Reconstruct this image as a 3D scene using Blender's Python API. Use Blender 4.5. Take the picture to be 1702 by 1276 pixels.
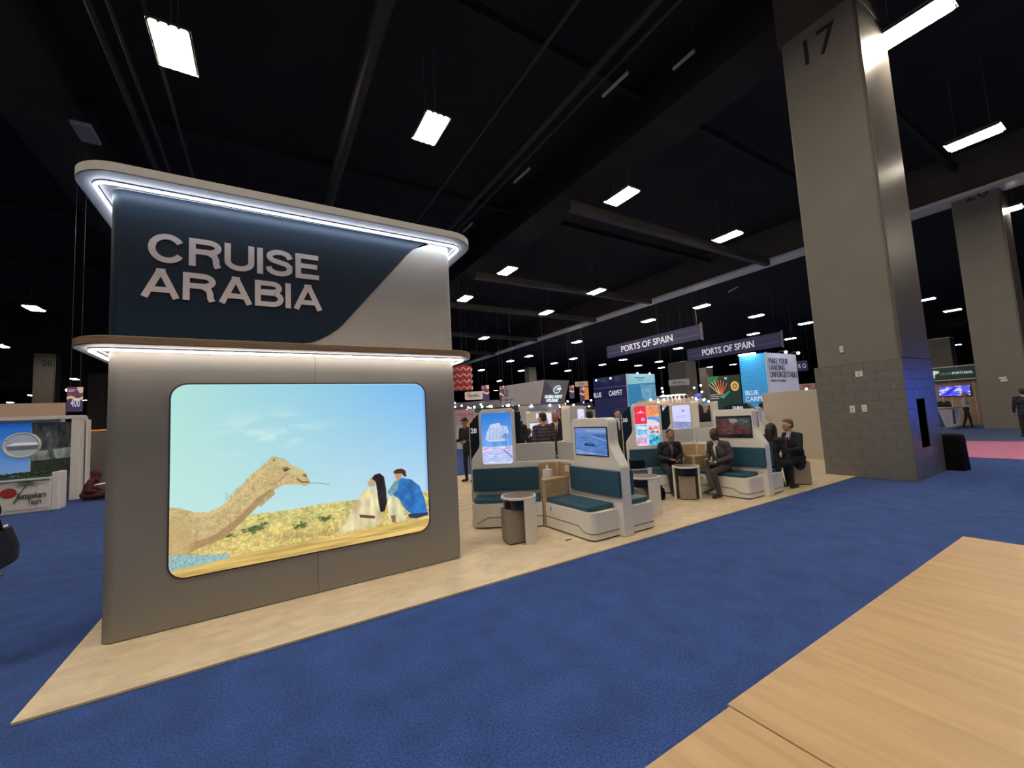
import bpy, math, random
import numpy as np
from mathutils import Vector, Matrix, Quaternion
random.seed(7); rng = np.random.default_rng(5)
PI = math.pi
sc = bpy.context.scene
for _o in list(bpy.data.objects): bpy.data.objects.remove(_o)
C = sc.collection

# ---------------------------------------------------------------- camera
yaw, pit, rol = math.radians(31.44520591), math.radians(4.64653659), math.radians(-3.08873706)
fw = Vector((math.sin(yaw)*math.cos(pit), math.cos(yaw)*math.cos(pit), math.sin(pit)))
r0 = Vector((math.cos(yaw), -math.sin(yaw), 0)); u0 = r0.cross(fw)
rt = r0*math.cos(rol)+u0*math.sin(rol); up = -r0*math.sin(rol)+u0*math.cos(rol)
cam_d = bpy.data.cameras.new('camera'); cam = bpy.data.objects.new('camera', cam_d); C.objects.link(cam)
cam_d.sensor_fit = 'HORIZONTAL'; cam_d.sensor_width = 36.0; cam_d.lens = 676.817/1702*36
cam_d.clip_start = .02; cam_d.clip_end = 500
cam.matrix_world = Matrix(((rt.x, up.x, -fw.x, 0), (rt.y, up.y, -fw.y, 0), (rt.z, up.z, -fw.z, 1.7), (0, 0, 0, 1)))
sc.camera = cam
# ---------------------------------------------------------------- world and exposure
w = bpy.data.worlds.new('world'); sc.world = w; w.use_nodes = True
w.node_tree.nodes['Background'].inputs[0].default_value = (.55, .6, .75, 1)
w.node_tree.nodes['Background'].inputs[1].default_value = .0
sc.view_settings.view_transform = 'Standard'; sc.view_settings.look = 'None'
sc.view_settings.exposure = 0.0; sc.view_settings.gamma = 1.0; sc.view_settings.use_curve_mapping = False
try:
    sc.cycles.use_denoising = True; sc.cycles.max_bounces = 6; sc.cycles.sample_clamp_indirect = 4.0
except Exception: pass
LAMP = 118.0            # radiance of the ceiling fixtures' tubes
LED = 32.0              # radiance of the cove light strips

# ---------------------------------------------------------------- materials
def srgb(r, g, b):
    f = lambda c: c/12.92 if c <= .04045 else ((c+.055)/1.055)**2.4
    return (f(r/255), f(g/255), f(b/255), 1)
def mat(name, col, rough=.6, metal=0, emit=0, spec=.5, noise=0, nscale=20, bump=0, bscale=80, stretch=None, ecol=None, coat=0):
    m = bpy.data.materials.new(name); m.use_nodes = True; nt = m.node_tree; b = nt.nodes['Principled BSDF']
    col = tuple(col)+((1,) if len(col) == 3 else ())
    b.inputs['Base Color'].default_value = col; b.inputs['Roughness'].default_value = rough
    b.inputs['Metallic'].default_value = metal; b.inputs['Specular IOR Level'].default_value = spec
    b.inputs['Coat Weight'].default_value = coat
    if emit:
        b.inputs['Emission Color'].default_value = (ecol or col); b.inputs['Emission Strength'].default_value = emit
    if noise or bump:
        tc = nt.nodes.new('ShaderNodeTexCoord'); mp = nt.nodes.new('ShaderNodeMapping')
        nt.links.new(tc.outputs['Object'], mp.inputs[0])
        if stretch: mp.inputs['Scale'].default_value = stretch
        if noise:
            n = nt.nodes.new('ShaderNodeTexNoise'); n.inputs['Scale'].default_value = nscale; n.inputs['Detail'].default_value = 5
            nt.links.new(mp.outputs[0], n.inputs[0])
            r = nt.nodes.new('ShaderNodeMapRange'); r.inputs[1].default_value = .3; r.inputs[2].default_value = .7
            r.inputs[3].default_value = 1-noise; r.inputs[4].default_value = 1+noise
            nt.links.new(n.outputs[0], r.inputs[0])
            mx = nt.nodes.new('ShaderNodeVectorMath'); mx.operation = 'SCALE'; mx.inputs[0].default_value = col[:3]
            nt.links.new(r.outputs[0], mx.inputs['Scale']); nt.links.new(mx.outputs[0], b.inputs['Base Color'])
        if bump:
            n2 = nt.nodes.new('ShaderNodeTexNoise'); n2.inputs['Scale'].default_value = bscale; n2.inputs['Detail'].default_value = 3
            nt.links.new(mp.outputs[0], n2.inputs[0]); bp = nt.nodes.new('ShaderNodeBump')
            bp.inputs['Strength'].default_value = bump; bp.inputs['Distance'].default_value = .01
            nt.links.new(n2.outputs[0], bp.inputs['Height']); nt.links.new(bp.outputs[0], b.inputs['Normal'])
    return m
M = {}
def wood(name, c1, c2, sc_=(1, 14, 14), rough=.5, scale=3.0, kn=.5):
    m = bpy.data.materials.new(name); m.use_nodes = True; nt = m.node_tree; b = nt.nodes['Principled BSDF']
    b.inputs['Roughness'].default_value = rough; b.inputs['Specular IOR Level'].default_value = .3
    tc = nt.nodes.new('ShaderNodeTexCoord'); mp = nt.nodes.new('ShaderNodeMapping'); mp.inputs['Scale'].default_value = sc_
    nt.links.new(tc.outputs['Object'], mp.inputs[0])
    n = nt.nodes.new('ShaderNodeTexNoise'); n.inputs['Scale'].default_value = scale; n.inputs['Detail'].default_value = 6
    n.inputs['Distortion'].default_value = kn
    nt.links.new(mp.outputs[0], n.inputs[0]); cr = nt.nodes.new('ShaderNodeValToRGB')
    cr.color_ramp.elements[0].position = .32; cr.color_ramp.elements[1].position = .68
    cr.color_ramp.elements[0].color = c1; cr.color_ramp.elements[1].color = c2
    nt.links.new(n.outputs[0], cr.inputs[0]); nt.links.new(cr.outputs[0], b.inputs['Base Color'])
    return m
M['carpet'] = mat('blue_carpet', (.029, .072, .255), .95, spec=.1, noise=.20, nscale=3.5, bump=.9, bscale=140)
def carpet_detail(m):
    nt = m.node_tree; b = nt.nodes['Principled BSDF']
    b.inputs['Sheen Weight'].default_value = .14; b.inputs['Sheen Roughness'].default_value = .6
    b.inputs['Sheen Tint'].default_value = (.5, .6, 1, 1)
    # tufts: fine light and dark speckle multiplied over the broad wear
    lk = b.inputs['Base Color'].links[0].from_socket
    tc = nt.nodes.new('ShaderNodeTexCoord'); n = nt.nodes.new('ShaderNodeTexNoise'); n.inputs['Scale'].default_value = 75; n.inputs['Detail'].default_value = 2
    nt.links.new(tc.outputs['Object'], n.inputs[0]); r = nt.nodes.new('ShaderNodeMapRange')
    r.inputs[1].default_value = .35; r.inputs[2].default_value = .65; r.inputs[3].default_value = .62; r.inputs[4].default_value = 1.38
    nt.links.new(n.outputs[0], r.inputs[0]); mx = nt.nodes.new('ShaderNodeVectorMath'); mx.operation = 'SCALE'
    nt.links.new(lk, mx.inputs[0]); nt.links.new(r.outputs[0], mx.inputs['Scale']); nt.links.new(mx.outputs[0], b.inputs['Base Color'])
carpet_detail(M['carpet'])
M['carpet_grey'] = mat('grey_blue_carpet', (.07, .10, .20), .95, spec=.1, noise=.2, nscale=3)
M['pink'] = mat('pink_carpet', (.52, .20, .34), .95, spec=.1, noise=.12, nscale=6)
M['platform'] = wood('pale_vinyl', (.58, .465, .32, 1), (.72, .59, .425, 1), (1, 1.6, 1), .45, 4.0, .8)
M['edge'] = mat('platform_edge', (.35, .3, .22), .5)
M['table'] = wood('oak_laminate', (.44, .288, .153, 1), (.53, .352, .195, 1), (5.5, .6, 1), .42, 3.2, .6)
M['black'] = mat('black', (.012, .011, .013), .8)
M['ceil'] = mat('black_painted_ceiling', (.010, .008, .0075), .9, noise=.4, nscale=.6)
M['joist'] = mat('dark_painted_steel', (.06, .05, .045), .7, noise=.2, nscale=1)
M['pipe'] = mat('black_painted_pipe', (.016, .014, .015), .7)
M['wire'] = mat('dark_wire', (.05, .05, .055), .6)
M['flange'] = mat('pale_steel_flange', (.85, .78, .72), .5)
M['trim'] = mat('grey_steel_trim', (.26, .25, .27), .5)
M['column'] = mat('grey_painted_concrete', (.170, .157, .137), .62, noise=.05, nscale=1.2, bump=.05, bscale=8)
M['column_gloss'] = mat('glossy_grey_paint', (.14, .127, .115), .33, spec=.42, noise=.05, nscale=1.5, bump=.05, bscale=3)
M['block'] = mat('painted_block', (.140, .133, .121), .6, noise=.08, nscale=5, bump=.12, bscale=60)
M['block_gloss'] = mat('glossy_painted_block', (.14, .135, .14), .3, spec=.6, noise=.08, nscale=5, bump=.1, bscale=25)
M['ink'] = mat('black_ink', (.01, .01, .01), .6)
M['tower'] = mat('taupe_booth_laminate', (.25, .23, .212), .45, noise=.02, nscale=2)
M['tower_up'] = mat('beige_booth_print', (.36, .33, .30), .5, noise=.02, nscale=2)
M['navy'] = mat('navy_print', (.004, .016, .034), .45, spec=.25)
M['letter'] = mat('pale_pink_letter', (.66, .57, .56), .5)
M['ledge_wood'] = wood('walnut_edge', (.20, .125, .07, 1), (.28, .18, .105, 1), (1, 1, 20), .5)
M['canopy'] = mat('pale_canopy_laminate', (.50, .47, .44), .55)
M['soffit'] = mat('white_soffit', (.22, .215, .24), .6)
M['led'] = mat('led_strip', (1, 1, 1), .5, emit=LED, ecol=(.82, .90, 1, 1))
M['led_low'] = mat('warm_led_strip', (1, 1, 1), .5, emit=LED*.8, ecol=(1, .90, .78, 1))
M['lamp'] = mat('lamp_tube', (1, 1, 1), .5, emit=LAMP, ecol=(1, .88, .70, 1))
M['reflector'] = mat('lamp_reflector', (.10, .09, .07), .4, metal=0)
M['housing'] = mat('lamp_housing', (.25, .24, .22), .5, metal=.4)
M['white'] = mat('cream_white_laminate', (.80, .755, .69), .38, noise=.015, nscale=3)
M['grey_panel'] = mat('pale_grey_panel', (.52, .51, .50), .4)
M['teal'] = mat('teal_leatherette', (.020, .078, .125), .45, bump=.05, bscale=200)
M['groove'] = mat('dark_brown_groove', (.06, .035, .025), .6)
M['oak'] = wood('corner_oak', (.40, .27, .16, 1), (.50, .35, .22, 1), (2, 2, 9), .5)
M['taupe_fabric'] = mat('taupe_fabric', (.27, .225, .185), .9, noise=.1, nscale=60, bump=.2, bscale=300)
M['gloss_dark'] = mat('dark_smoked_acrylic', (.008, .009, .02), .12)
M['table_in'] = mat('taupe_table_insert', (.15, .11, .09), .4)
M['paper'] = mat('white_paper', (.82, .80, .78), .8)
M['plastic'] = mat('white_plastic', (.75, .72, .66), .4)
M['pwhite'] = mat('white_stand_panel', (.72, .68, .66), .5)
M['pbeige'] = mat('beige_stand_wall', (.56, .49, .41), .6)
M['pnavy'] = mat('deep_blue_stand_panel', (.025, .035, .13), .5)
M['slate_ink'] = mat('slate_blue_ink', (.10, .12, .20), .6)
M['psky'] = mat('sky_blue_stand_panel', (.10, .38, .66), .5)
M['pgrey'] = mat('lilac_white_stand_panel', (.62, .60, .70), .5)
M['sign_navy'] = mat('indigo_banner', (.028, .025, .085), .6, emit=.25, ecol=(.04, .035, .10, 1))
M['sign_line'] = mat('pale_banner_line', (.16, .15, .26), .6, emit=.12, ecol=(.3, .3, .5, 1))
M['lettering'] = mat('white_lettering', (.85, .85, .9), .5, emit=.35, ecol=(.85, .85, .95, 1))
M['lit_letter'] = mat('lit_white_lettering', (.9, .95, 1), .5, emit=1.0, ecol=(.8, .95, 1, 1))
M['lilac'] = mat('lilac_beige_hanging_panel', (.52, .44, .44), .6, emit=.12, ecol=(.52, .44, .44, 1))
M['slate'] = mat('slate_grey_lit_panel', (.27, .27, .28), .6)
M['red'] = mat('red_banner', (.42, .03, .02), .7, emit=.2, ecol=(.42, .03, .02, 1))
M['rose'] = mat('rose_white', (.75, .5, .52), .7)
M['green'] = mat('dark_green_panel', (.02, .075, .06), .6)
M['spot'] = mat('spot_lens', (1, 1, 1), .5, emit=14, ecol=(1, .95, .88, 1))
M['bluelens'] = mat('cool_spot_lens', (1, 1, 1), .5, emit=12, ecol=(.8, .9, 1, 1))
M['grass'] = mat('planter_green', (.06, .09, .03), .9, noise=.6, nscale=40)
M['pwood'] = wood('stand_wood', (.36, .25, .17, 1), (.44, .32, .22, 1), (1, 9, 1), .6)
M['steel'] = mat('brushed_steel', (.4, .4, .4), .35, metal=1)
M['bin'] = mat('black_cloth', (.005, .005, .007), .9, spec=.08)
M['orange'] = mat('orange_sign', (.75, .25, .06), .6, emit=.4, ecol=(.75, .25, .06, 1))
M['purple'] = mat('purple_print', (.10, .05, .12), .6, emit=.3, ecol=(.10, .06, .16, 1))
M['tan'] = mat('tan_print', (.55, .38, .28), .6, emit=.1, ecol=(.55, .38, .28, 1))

# ---------------------------------------------------------------- objects
def tag(o, label=None, cat=None, group=None, kind=None):
    if label: o['label'] = label
    if cat: o['category'] = cat
    if group: o['group'] = group
    if kind: o['kind'] = kind
    return o
def thing(name, label, cat, loc=(0, 0, 0), group=None, rz=0):
    o = bpy.data.objects.new(name, None); C.objects.link(o); o.location = loc; o.rotation_euler = (0, 0, rz)
    o.empty_display_size = .1
    return tag(o, label, cat, group)
def origin_of(p):
    v = Vector((0, 0, 0))
    while p is not None: v = v+p.location; p = p.parent
    return v
def finish(name, verts, faces, m, parent=None, local=False, smooth=False, bevel=0, uvs=None, segs=2):
    me = bpy.data.meshes.new(name); base = Vector((0, 0, 0))
    if parent is not None and not local: base = origin_of(parent)
    if parent is None and not local:
        a = np.array(verts, float); base = Vector(((a[:, 0].min()+a[:, 0].max())/2, (a[:, 1].min()+a[:, 1].max())/2, a[:, 2].min()))
    me.from_pydata([(v[0]-base.x, v[1]-base.y, v[2]-base.z) for v in verts], [], faces)
    ms = m if isinstance(m, (list, tuple)) else [m]
    for q in ms: me.materials.append(q)
    if uvs:
        ul = me.uv_layers.new(name='uv'); k = 0
        for f in faces:
            for vi in f: ul.data[k].uv = uvs[vi]; k += 1
    if smooth: me.polygons.foreach_set('use_smooth', [True]*len(me.polygons))
    me.update()
    o = bpy.data.objects.new(name, me); C.objects.link(o)
    if parent is not None: o.parent = parent
    else: o.location = base
    if bevel:
        b = o.modifiers.new('bevel', 'BEVEL'); b.width = bevel; b.segments = segs; b.limit_method = 'ANGLE'; b.angle_limit = .6
        if smooth is False:
            me.polygons.foreach_set('use_smooth', [True]*len(me.polygons)); 
            wn = o.modifiers.new('wn', 'WEIGHTED_NORMAL'); wn.keep_sharp = False
    return o
class MB:
    def __init__(s): s.v = []; s.f = []
    def add(s, vs, fs):
        n = len(s.v); s.v += [tuple(v) for v in vs]; s.f += [tuple(i+n for i in f) for f in fs]; return s
    def box(s, x0, x1, y0, y1, z0, z1):
        x0, x1 = min(x0, x1), max(x0, x1); y0, y1 = min(y0, y1), max(y0, y1); z0, z1 = min(z0, z1), max(z0, z1)
        return s.add([(x0, y0, z0), (x1, y0, z0), (x1, y1, z0), (x0, y1, z0), (x0, y0, z1), (x1, y0, z1), (x1, y1, z1), (x0, y1, z1)],
                     [(0, 3, 2, 1), (4, 5, 6, 7), (0, 1, 5, 4), (1, 2, 6, 5), (2, 3, 7, 6), (3, 0, 4, 7)])
    def prism(s, pts, o, u, v, d):
        """polygon pts (a,b) in the plane o + a*u + b*v, extruded by vector d"""
        o, u, v, d = map(Vector, (o, u, v, d)); n = len(pts)
        a = [o+u*p[0]+v*p[1] for p in pts]; b = [p+d for p in a]
        area = sum(pts[i][0]*pts[(i+1) % n][1]-pts[(i+1) % n][0]*pts[i][1] for i in range(n))
        flip = (u.cross(v).dot(d) > 0) == (area > 0)
        f = [tuple(range(n))[::-1], tuple(range(n, 2*n))]+[(i, (i+1) % n, n+(i+1) % n, n+i) for i in range(n)]
        if not flip: f = [q[::-1] for q in f]
        return s.add(a+b, f)
    def tube(s, path, r, n=8, closed=False):
        P = [Vector(p) for p in path]; m = len(P); base = len(s.v)
        for i in range(m):
            a = P[(i-1) % m] if (closed or i > 0) else P[i]; b = P[(i+1) % m] if (closed or i < m-1) else P[i]
            t = (b-a).normalized(); h = Vector((0, 0, 1)) if abs(t.z) < .9 else Vector((1, 0, 0))
            e1 = t.cross(h).normalized(); e2 = t.cross(e1)
            rr = r[i] if isinstance(r, (list, tuple)) else r
            for k in range(n):
                q = P[i]+(e1*math.cos(2*PI*k/n)+e2*math.sin(2*PI*k/n))*rr; s.v.append(tuple(q))
        for i in range(m if closed else m-1):
            j = (i+1) % m
            for k in range(n): s.f.append((base+i*n+k, base+i*n+(k+1) % n, base+j*n+(k+1) % n, base+j*n+k))
        if not closed: s.f.append(tuple(base+k for k in range(n))[::-1]); s.f.append(tuple(base+(m-1)*n+k for k in range(n)))
        return s
    def cyl(s, c, r, z0, z1, n=32, r1=None):
        r1 = r if r1 is None else r1
        a = [(c[0]+r*math.cos(2*PI*k/n), c[1]+r*math.sin(2*PI*k/n), z0) for k in range(n)]
        b = [(c[0]+r1*math.cos(2*PI*k/n), c[1]+r1*math.sin(2*PI*k/n), z1) for k in range(n)]
        return s.add(a+b, [tuple(range(n))[::-1], tuple(range(n, 2*n))]+[(k, (k+1) % n, n+(k+1) % n, n+k) for k in range(n)])
    def ball(s, c, r, n=10, m=7):
        vs = [(c[0], c[1], c[2]+r)]; 
        for i in range(1, m):
            for k in range(n):
                t = PI*i/m; vs.append((c[0]+r*math.sin(t)*math.cos(2*PI*k/n), c[1]+r*math.sin(t)*math.sin(2*PI*k/n), c[2]+r*math.cos(t)))
        vs.append((c[0], c[1], c[2]-r)); fs = [(0, 1+k, 1+(k+1) % n) for k in range(n)]
        for i in range(m-2):
            for k in range(n): fs.append((1+i*n+k, 1+(i+1)*n+k, 1+(i+1)*n+(k+1) % n, 1+i*n+(k+1) % n))
        L = len(vs)-1; fs += [(L, 1+(m-2)*n+(k+1) % n, 1+(m-2)*n+k) for k in range(n)]
        return s.add(vs, fs)
    def obj(s, name, m, parent=None, **k): return finish(name, s.v, s.f, m, parent, **k)
def rrect(x0, x1, y0, y1, r, n=6, corners=(1, 1, 1, 1)):
    """rounded rectangle, corners order: (x0,y0) (x1,y0) (x1,y1) (x0,y1)"""
    out = []
    for (cx, cy, a0, sx, sy), on in zip(((x0, y0, PI, 1, 1), (x1, y0, 1.5*PI, -1, 1), (x1, y1, 0, -1, -1), (x0, y1, .5*PI, 1, -1)), corners):
        if not on: out.append((cx, cy)); continue
        for k in range(n+1):
            t = a0+.5*PI*k/n; out.append((cx+sx*r+r*math.cos(t), cy+sy*r+r*math.sin(t)))
    return out
def struct(name, mb, m, parent=None, label=None, **k):
    o = mb.obj(name, m, parent, **k)
    if parent is None: o['kind'] = 'structure'
    if label: o['label'] = label
    return o
X3, Y3, Z3 = Vector((1, 0, 0)), Vector((0, 1, 0)), Vector((0, 0, 1))
def text(name, s, o, u, v, width, height, m, parent=None, bold=0.0, depth=.004, local=False, align='L', label=None):
    """lettering fitted to a box: o = lower left corner, u = reading direction, v = up"""
    cu = bpy.data.curves.new('t', 'FONT'); cu.body = s; cu.size = 1; cu.offset = bold; cu.extrude = .5; cu.resolution_u = 4
    cu.space_line = .95
    t = bpy.data.objects.new('t', cu); C.objects.link(t)
    bpy.context.view_layer.update()
    me = bpy.data.meshes.new_from_object(t.evaluated_get(bpy.context.evaluated_depsgraph_get()))
    bpy.data.objects.remove(t)
    n = len(me.vertices); a = np.empty(n*3); me.vertices.foreach_get('co', a); a = a.reshape(-1, 3)
    mn = a.min(0); mx = a.max(0); sx = width/(mx[0]-mn[0]); sy = height/(mx[1]-mn[1]) if height else sx
    u = Vector(u).normalized(); v = Vector(v).normalized(); d = u.cross(v)
    b = np.zeros(3)
    if parent is not None and not local: b = np.array(origin_of(parent))
    q = (np.outer((a[:, 0]-mn[0])*sx, np.array(u))+np.outer((a[:, 1]-mn[1])*sy, np.array(v))+np.outer((a[:, 2]+.5)*depth, np.array(d)))+np.array(o, float)-b
    me.vertices.foreach_set('co', q.ravel()); me.materials.clear(); me.materials.append(m); me.update()
    ob = bpy.data.objects.new(name, me); C.objects.link(ob)
    if parent is not None: ob.parent = parent
    if label: ob['label'] = label
    return ob
def dup(root, dx, dy, label=None, dz=0, rz=None, group=None):
    r = root.copy(); C.objects.link(r); r.location = root.location+Vector((dx, dy, dz))
    if rz is not None: r.rotation_euler = (0, 0, rz)
    if label: r['label'] = label
    if group: r['group'] = group
    for ch in list(root.children):
        c = ch.copy(); C.objects.link(c); c.parent = r
        for g in list(ch.children):
            d = g.copy(); C.objects.link(d); d.parent = c
    return r
def kids(o, name): return [c for c in o.children if c.name.split('.')[0] == name]

# ---------------------------------------------------------------- printed pictures, painted with arithmetic
class Pic:
    def __init__(s, w, h, col=(255, 255, 255)):
        s.w, s.h = w, h; s.a = np.ones((h, w, 3))*np.array(col, float)/255
        s.U, s.V = np.meshgrid((np.arange(w)+.5)/w, (np.arange(h)+.5)/h); s.asp = w/h
    def mix(s, mask, col):
        col = np.array(col, float)
        if col.ndim == 1: col = col/255
        s.a = s.a*(1-mask[..., None])+col*mask[..., None]
    def noise(s, nx, ny, seed=1, octs=3):
        r = np.random.default_rng(seed); out = np.zeros((s.h, s.w)); amp = 1; tot = 0
        for o in range(octs):
            gx, gy = int(nx*2**o)+2, int(ny*2**o)+2; g = r.random((gy, gx))
            x = s.U*(gx-1.001); y = s.V*(gy-1.001); xi = x.astype(int); yi = y.astype(int); fx = x-xi; fy = y-yi
            fx = fx*fx*(3-2*fx); fy = fy*fy*(3-2*fy)
            out += amp*(g[yi, xi]*(1-fx)*(1-fy)+g[yi, xi+1]*fx*(1-fy)+g[yi+1, xi]*(1-fx)*fy+g[yi+1, xi+1]*fx*fy); tot += amp; amp *= .55
        return out/tot
    def inside(s, pts):
        m = np.zeros((s.h, s.w), bool); n = len(pts)
        for i in range(n):
            x0, y0 = pts[i]; x1, y1 = pts[(i+1) % n]
            if y0 == y1: continue
            c = ((y0 > s.V) != (y1 > s.V)) & (s.U < (x1-x0)*(s.V-y0)/(y1-y0)+x0); m ^= c
        return m.astype(float)
    def poly(s, pts, col, shade=None):
        m = s.inside(pts); c = np.array(col, float)/255
        if shade is not None: c = np.clip(c*shade[..., None], 0, 1)
        s.a = s.a*(1-m[..., None])+c*m[..., None]; return m
    def win(s, x0, x1, y0, y1):
        c = lambda t, n: int(min(max(t*n, 0), n))
        return slice(c(y0, s.h), c(y1, s.h)+1), slice(c(x0, s.w), c(x1, s.w)+1)
    def mixw(s, q, mask, col):
        s.a[q] = s.a[q]*(1-mask[..., None])+np.array(col, float)/255*mask[..., None]
    def ell(s, cx, cy, rx, ry, col, soft=.05, al=1):
        q = s.win(cx-rx, cx+rx, cy-ry, cy+ry)
        d = np.sqrt(((s.U[q]-cx)/rx)**2+((s.V[q]-cy)/ry)**2); s.mixw(q, np.clip((1-d)/soft, 0, 1)*al, col)
    def line(s, pts, wd, col, al=1):
        for (x0, y0), (x1, y1) in zip(pts[:-1], pts[1:]):
            q = s.win(min(x0, x1)-wd, max(x0, x1)+wd, min(y0, y1)-wd*s.asp, max(y0, y1)+wd*s.asp)
            dx, dy = (x1-x0)*s.asp, y1-y0; L = dx*dx+dy*dy+1e-9
            t = np.clip((((s.U[q]-x0)*s.asp)*dx+(s.V[q]-y0)*dy)/L, 0, 1)
            d = np.hypot((s.U[q]-x0)*s.asp-t*dx, s.V[q]-y0-t*dy); s.mixw(q, np.clip((wd-d)/(wd*.4), 0, 1)*al, col)
    def blur(s, k=1):
        for _ in range(k):
            a = np.pad(s.a, ((1, 1), (1, 1), (0, 0)), 'edge'); s.a = (a[1:-1, 1:-1]*2+a[:-2, 1:-1]+a[2:, 1:-1]+a[1:-1, :-2]+a[1:-1, 2:])/6
    def grad(s, tl, tr, bl, br):
        tl, tr, bl, br = [np.array(c, float)/255 for c in (tl, tr, bl, br)]; U, V = s.U[..., None], s.V[..., None]
        s.a = (tl*(1-U)+tr*U)*V+(bl*(1-U)+br*U)*(1-V)
    def mat(s, name, emit=1.0, diffuse=0.0, rough=.25):
        im = bpy.data.images.new(name, s.w, s.h); px = np.ones((s.h, s.w, 4), np.float32); px[..., :3] = np.clip(s.a, 0, 1)
        im.pixels.foreach_set(px.ravel()); im.update(); im.pack()
        m = bpy.data.materials.new(name); m.use_nodes = True; nt = m.node_tree; b = nt.nodes['Principled BSDF']
        t = nt.nodes.new('ShaderNodeTexImage'); t.image = im; t.extension = 'EXTEND'
        b.inputs['Roughness'].default_value = rough; b.inputs['Base Color'].default_value = (.01, .01, .01, 1)
        if emit: nt.links.new(t.outputs[0], b.inputs['Emission Color']); b.inputs['Emission Strength'].default_value = emit
        if diffuse: nt.links.new(t.outputs[0], b.inputs['Base Color'])
        return m
def panel(name, o, u, v, W, H, m, parent=None, d=.012, r=0, local=False):
    """flat picture panel W x H with rounded corners r; o = lower left corner of the face; u right, v up; body goes behind"""
    o, u, v = Vector(o), Vector(u).normalized(), Vector(v).normalized(); n = u.cross(v)
    pts = rrect(0, W, 0, H, r, 5) if r else [(0, 0), (W, 0), (W, H), (0, H)]
    k = len(pts); vs = [tuple(o+u*a+v*b) for a, b in pts]+[tuple(o+u*a+v*b-n*d) for a, b in pts]
    fs = [tuple(range(k)), tuple(range(k, 2*k))[::-1]]+[(i, k+i, k+(i+1) % k, (i+1) % k) for i in range(k)]
    uv = [(a/W, b/H) for a, b in pts]*2
    return finish(name, vs, fs, m, parent, local=local, uvs=uv)

# ================================================================ the hall
LIGHTS = [(-1.7, 10.96), (4.24, 10.76), (12.36, 10.95), (20.32, 11.3), (12.3, 19.95), (12.3, 25.9), (20.33, 21.0), (20.33, 27.1),
          (-12.63, 37.7), (20.7, 2.85), (12.95, 2.42), (51.4, 11.3), (61.3, 11.6), (106, 20.2), (130, 30.1), (31.9, 26.2), (32.2, 20.7), (41.4, 21),
          (51.3, 20.9), (51.5, 26.7), (61.3, 27.0), (51.2, 37.2), (32.3, 37.3), (51.7, 48.3), (52.5, 54.1), (61.8, 54), (61.4, 48.8), (70.9, 55.9),
          (41.4, 48.9), (41.5, 54), (51.7, 63), (32.6, 48.3), (32.4, 53.1), (33, 64.1), (41.4, 64.1), (76.8, 54.2), (83.5, 53.3),
          (85, 48.8), (20.2, 38.3), (62.4, 112), (47.1, 82.7), (-19.7, 53.2), (-22.7, 80.3), (-45, 126), (-36, 108), (-33.2, 123), (-33.6, 132), (30.5, 3.7)]
NEAR_UNSEEN = [(-8.5, 2.6), (-1.7, 2.6), (4.24, 2.6), (-8.5, -5.5), (-1.7, -5.5), (4.24, -5.5), (12.36, -5.5), (20.4, -5.5), (-14.5, 11), (-8.5, 20), (-1.7, 27), (30.5, -5.5)]
HALL = (-70, 150, -14, 150)
mb = MB(); mb.add([(HALL[0], HALL[2], 0), (HALL[1], HALL[2], 0), (HALL[1], HALL[3], 0), (HALL[0], HALL[3], 0)], [(0, 1, 2, 3)])
struct('floor', mb, M['carpet'], label='deep blue exhibition carpet covering the hall floor')
# pale vinyl platform floor lying on the carpet
mb = MB(); mb.prism([(-1.32, 3.86), (11.02, 3.86), (11.02, 4.42), (13.9, 4.42), (13.9, 11.6), (-1.32, 11.6)], (0, 0, 0), X3, Y3, (0, 0, .022))
pf = struct('floor_platform', mb, M['platform'], label='pale wood-look vinyl platform floor under the beige booth and seating', bevel=.004)
mb = MB(); mb.add([(15.433-4.2, 2.141-2.4, .012), (15.5, .1, .012), (21.6, .1, .012), (21.0, 4.25, .012), (15.9, 3.9, .012)][1:], [(0, 1, 2, 3)])
struct('floor_inlay', mb, M['pink'], label='pink carpet rectangle crossing the aisle beyond the grey column')
mb = MB(); mb.add([(21.0, -6, .010), (27.9, -6, .010), (27.9, 9, .010), (21.0, 9, .010)], [(0, 1, 2, 3)])
struct('floor_aisle', mb, M['carpet_grey'], label='grey-blue aisle carpet in front of the green-headed stand')
mb = MB(); mb.add([(HALL[0], HALL[2], 13), (HALL[1], HALL[2], 13), (HALL[1], HALL[3], 13), (HALL[0], HALL[3], 13)], [(3, 2, 1, 0)])
struct('ceiling', mb, M['ceil'])
for nm, b in (('wall_back', (HALL[0], HALL[1], 149.8, 150)), ('wall_front', (HALL[0], HALL[1], -14, -13.8)), ('wall_left', (-70, -69.8, -14, 150)), ('wall_right', (149.8, 150, -14, 150))):
    struct(nm, MB().box(*b, 0, 13), M['ceil'])
# ceiling steelwork
g = struct('ceiling_girder', MB().box(28.15, 29.2, -13, 149, 11.05, 13), M['joist'], label='long dark girder crossing the hall above the numbered columns')
MB().box(28.05, 29.3, -13, 149, 10.9, 11.05).obj('bottom_flange', M['flange'], g)
struct('ceiling_girder', MB().box(11.1, 12.8, -13, 149, 11.3, 13), M['ceil'], label='black girder carried by the nearest grey column')
struct('ceiling_girder', MB().box(-6.6, -5.0, -13, 149, 11.4, 13), M['ceil'], label='black girder over the left aisle')
for y in (13.05, 22.5, 29.3, 39.5, 50):
    j = struct('ceiling_joist', MB().box(11.5 if y < 40 else 13, 28.1, y, y+.32, 10.62, 11.05), M['joist'], label='short dark joist below the ceiling lit by a lamp')
for y in (4.5, 8.5, 17, 26, 34, 45):
    struct('ceiling_rib', MB().box(-60, 28.1, y, y+.18, 12.2, 12.5), M['ceil'])
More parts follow.
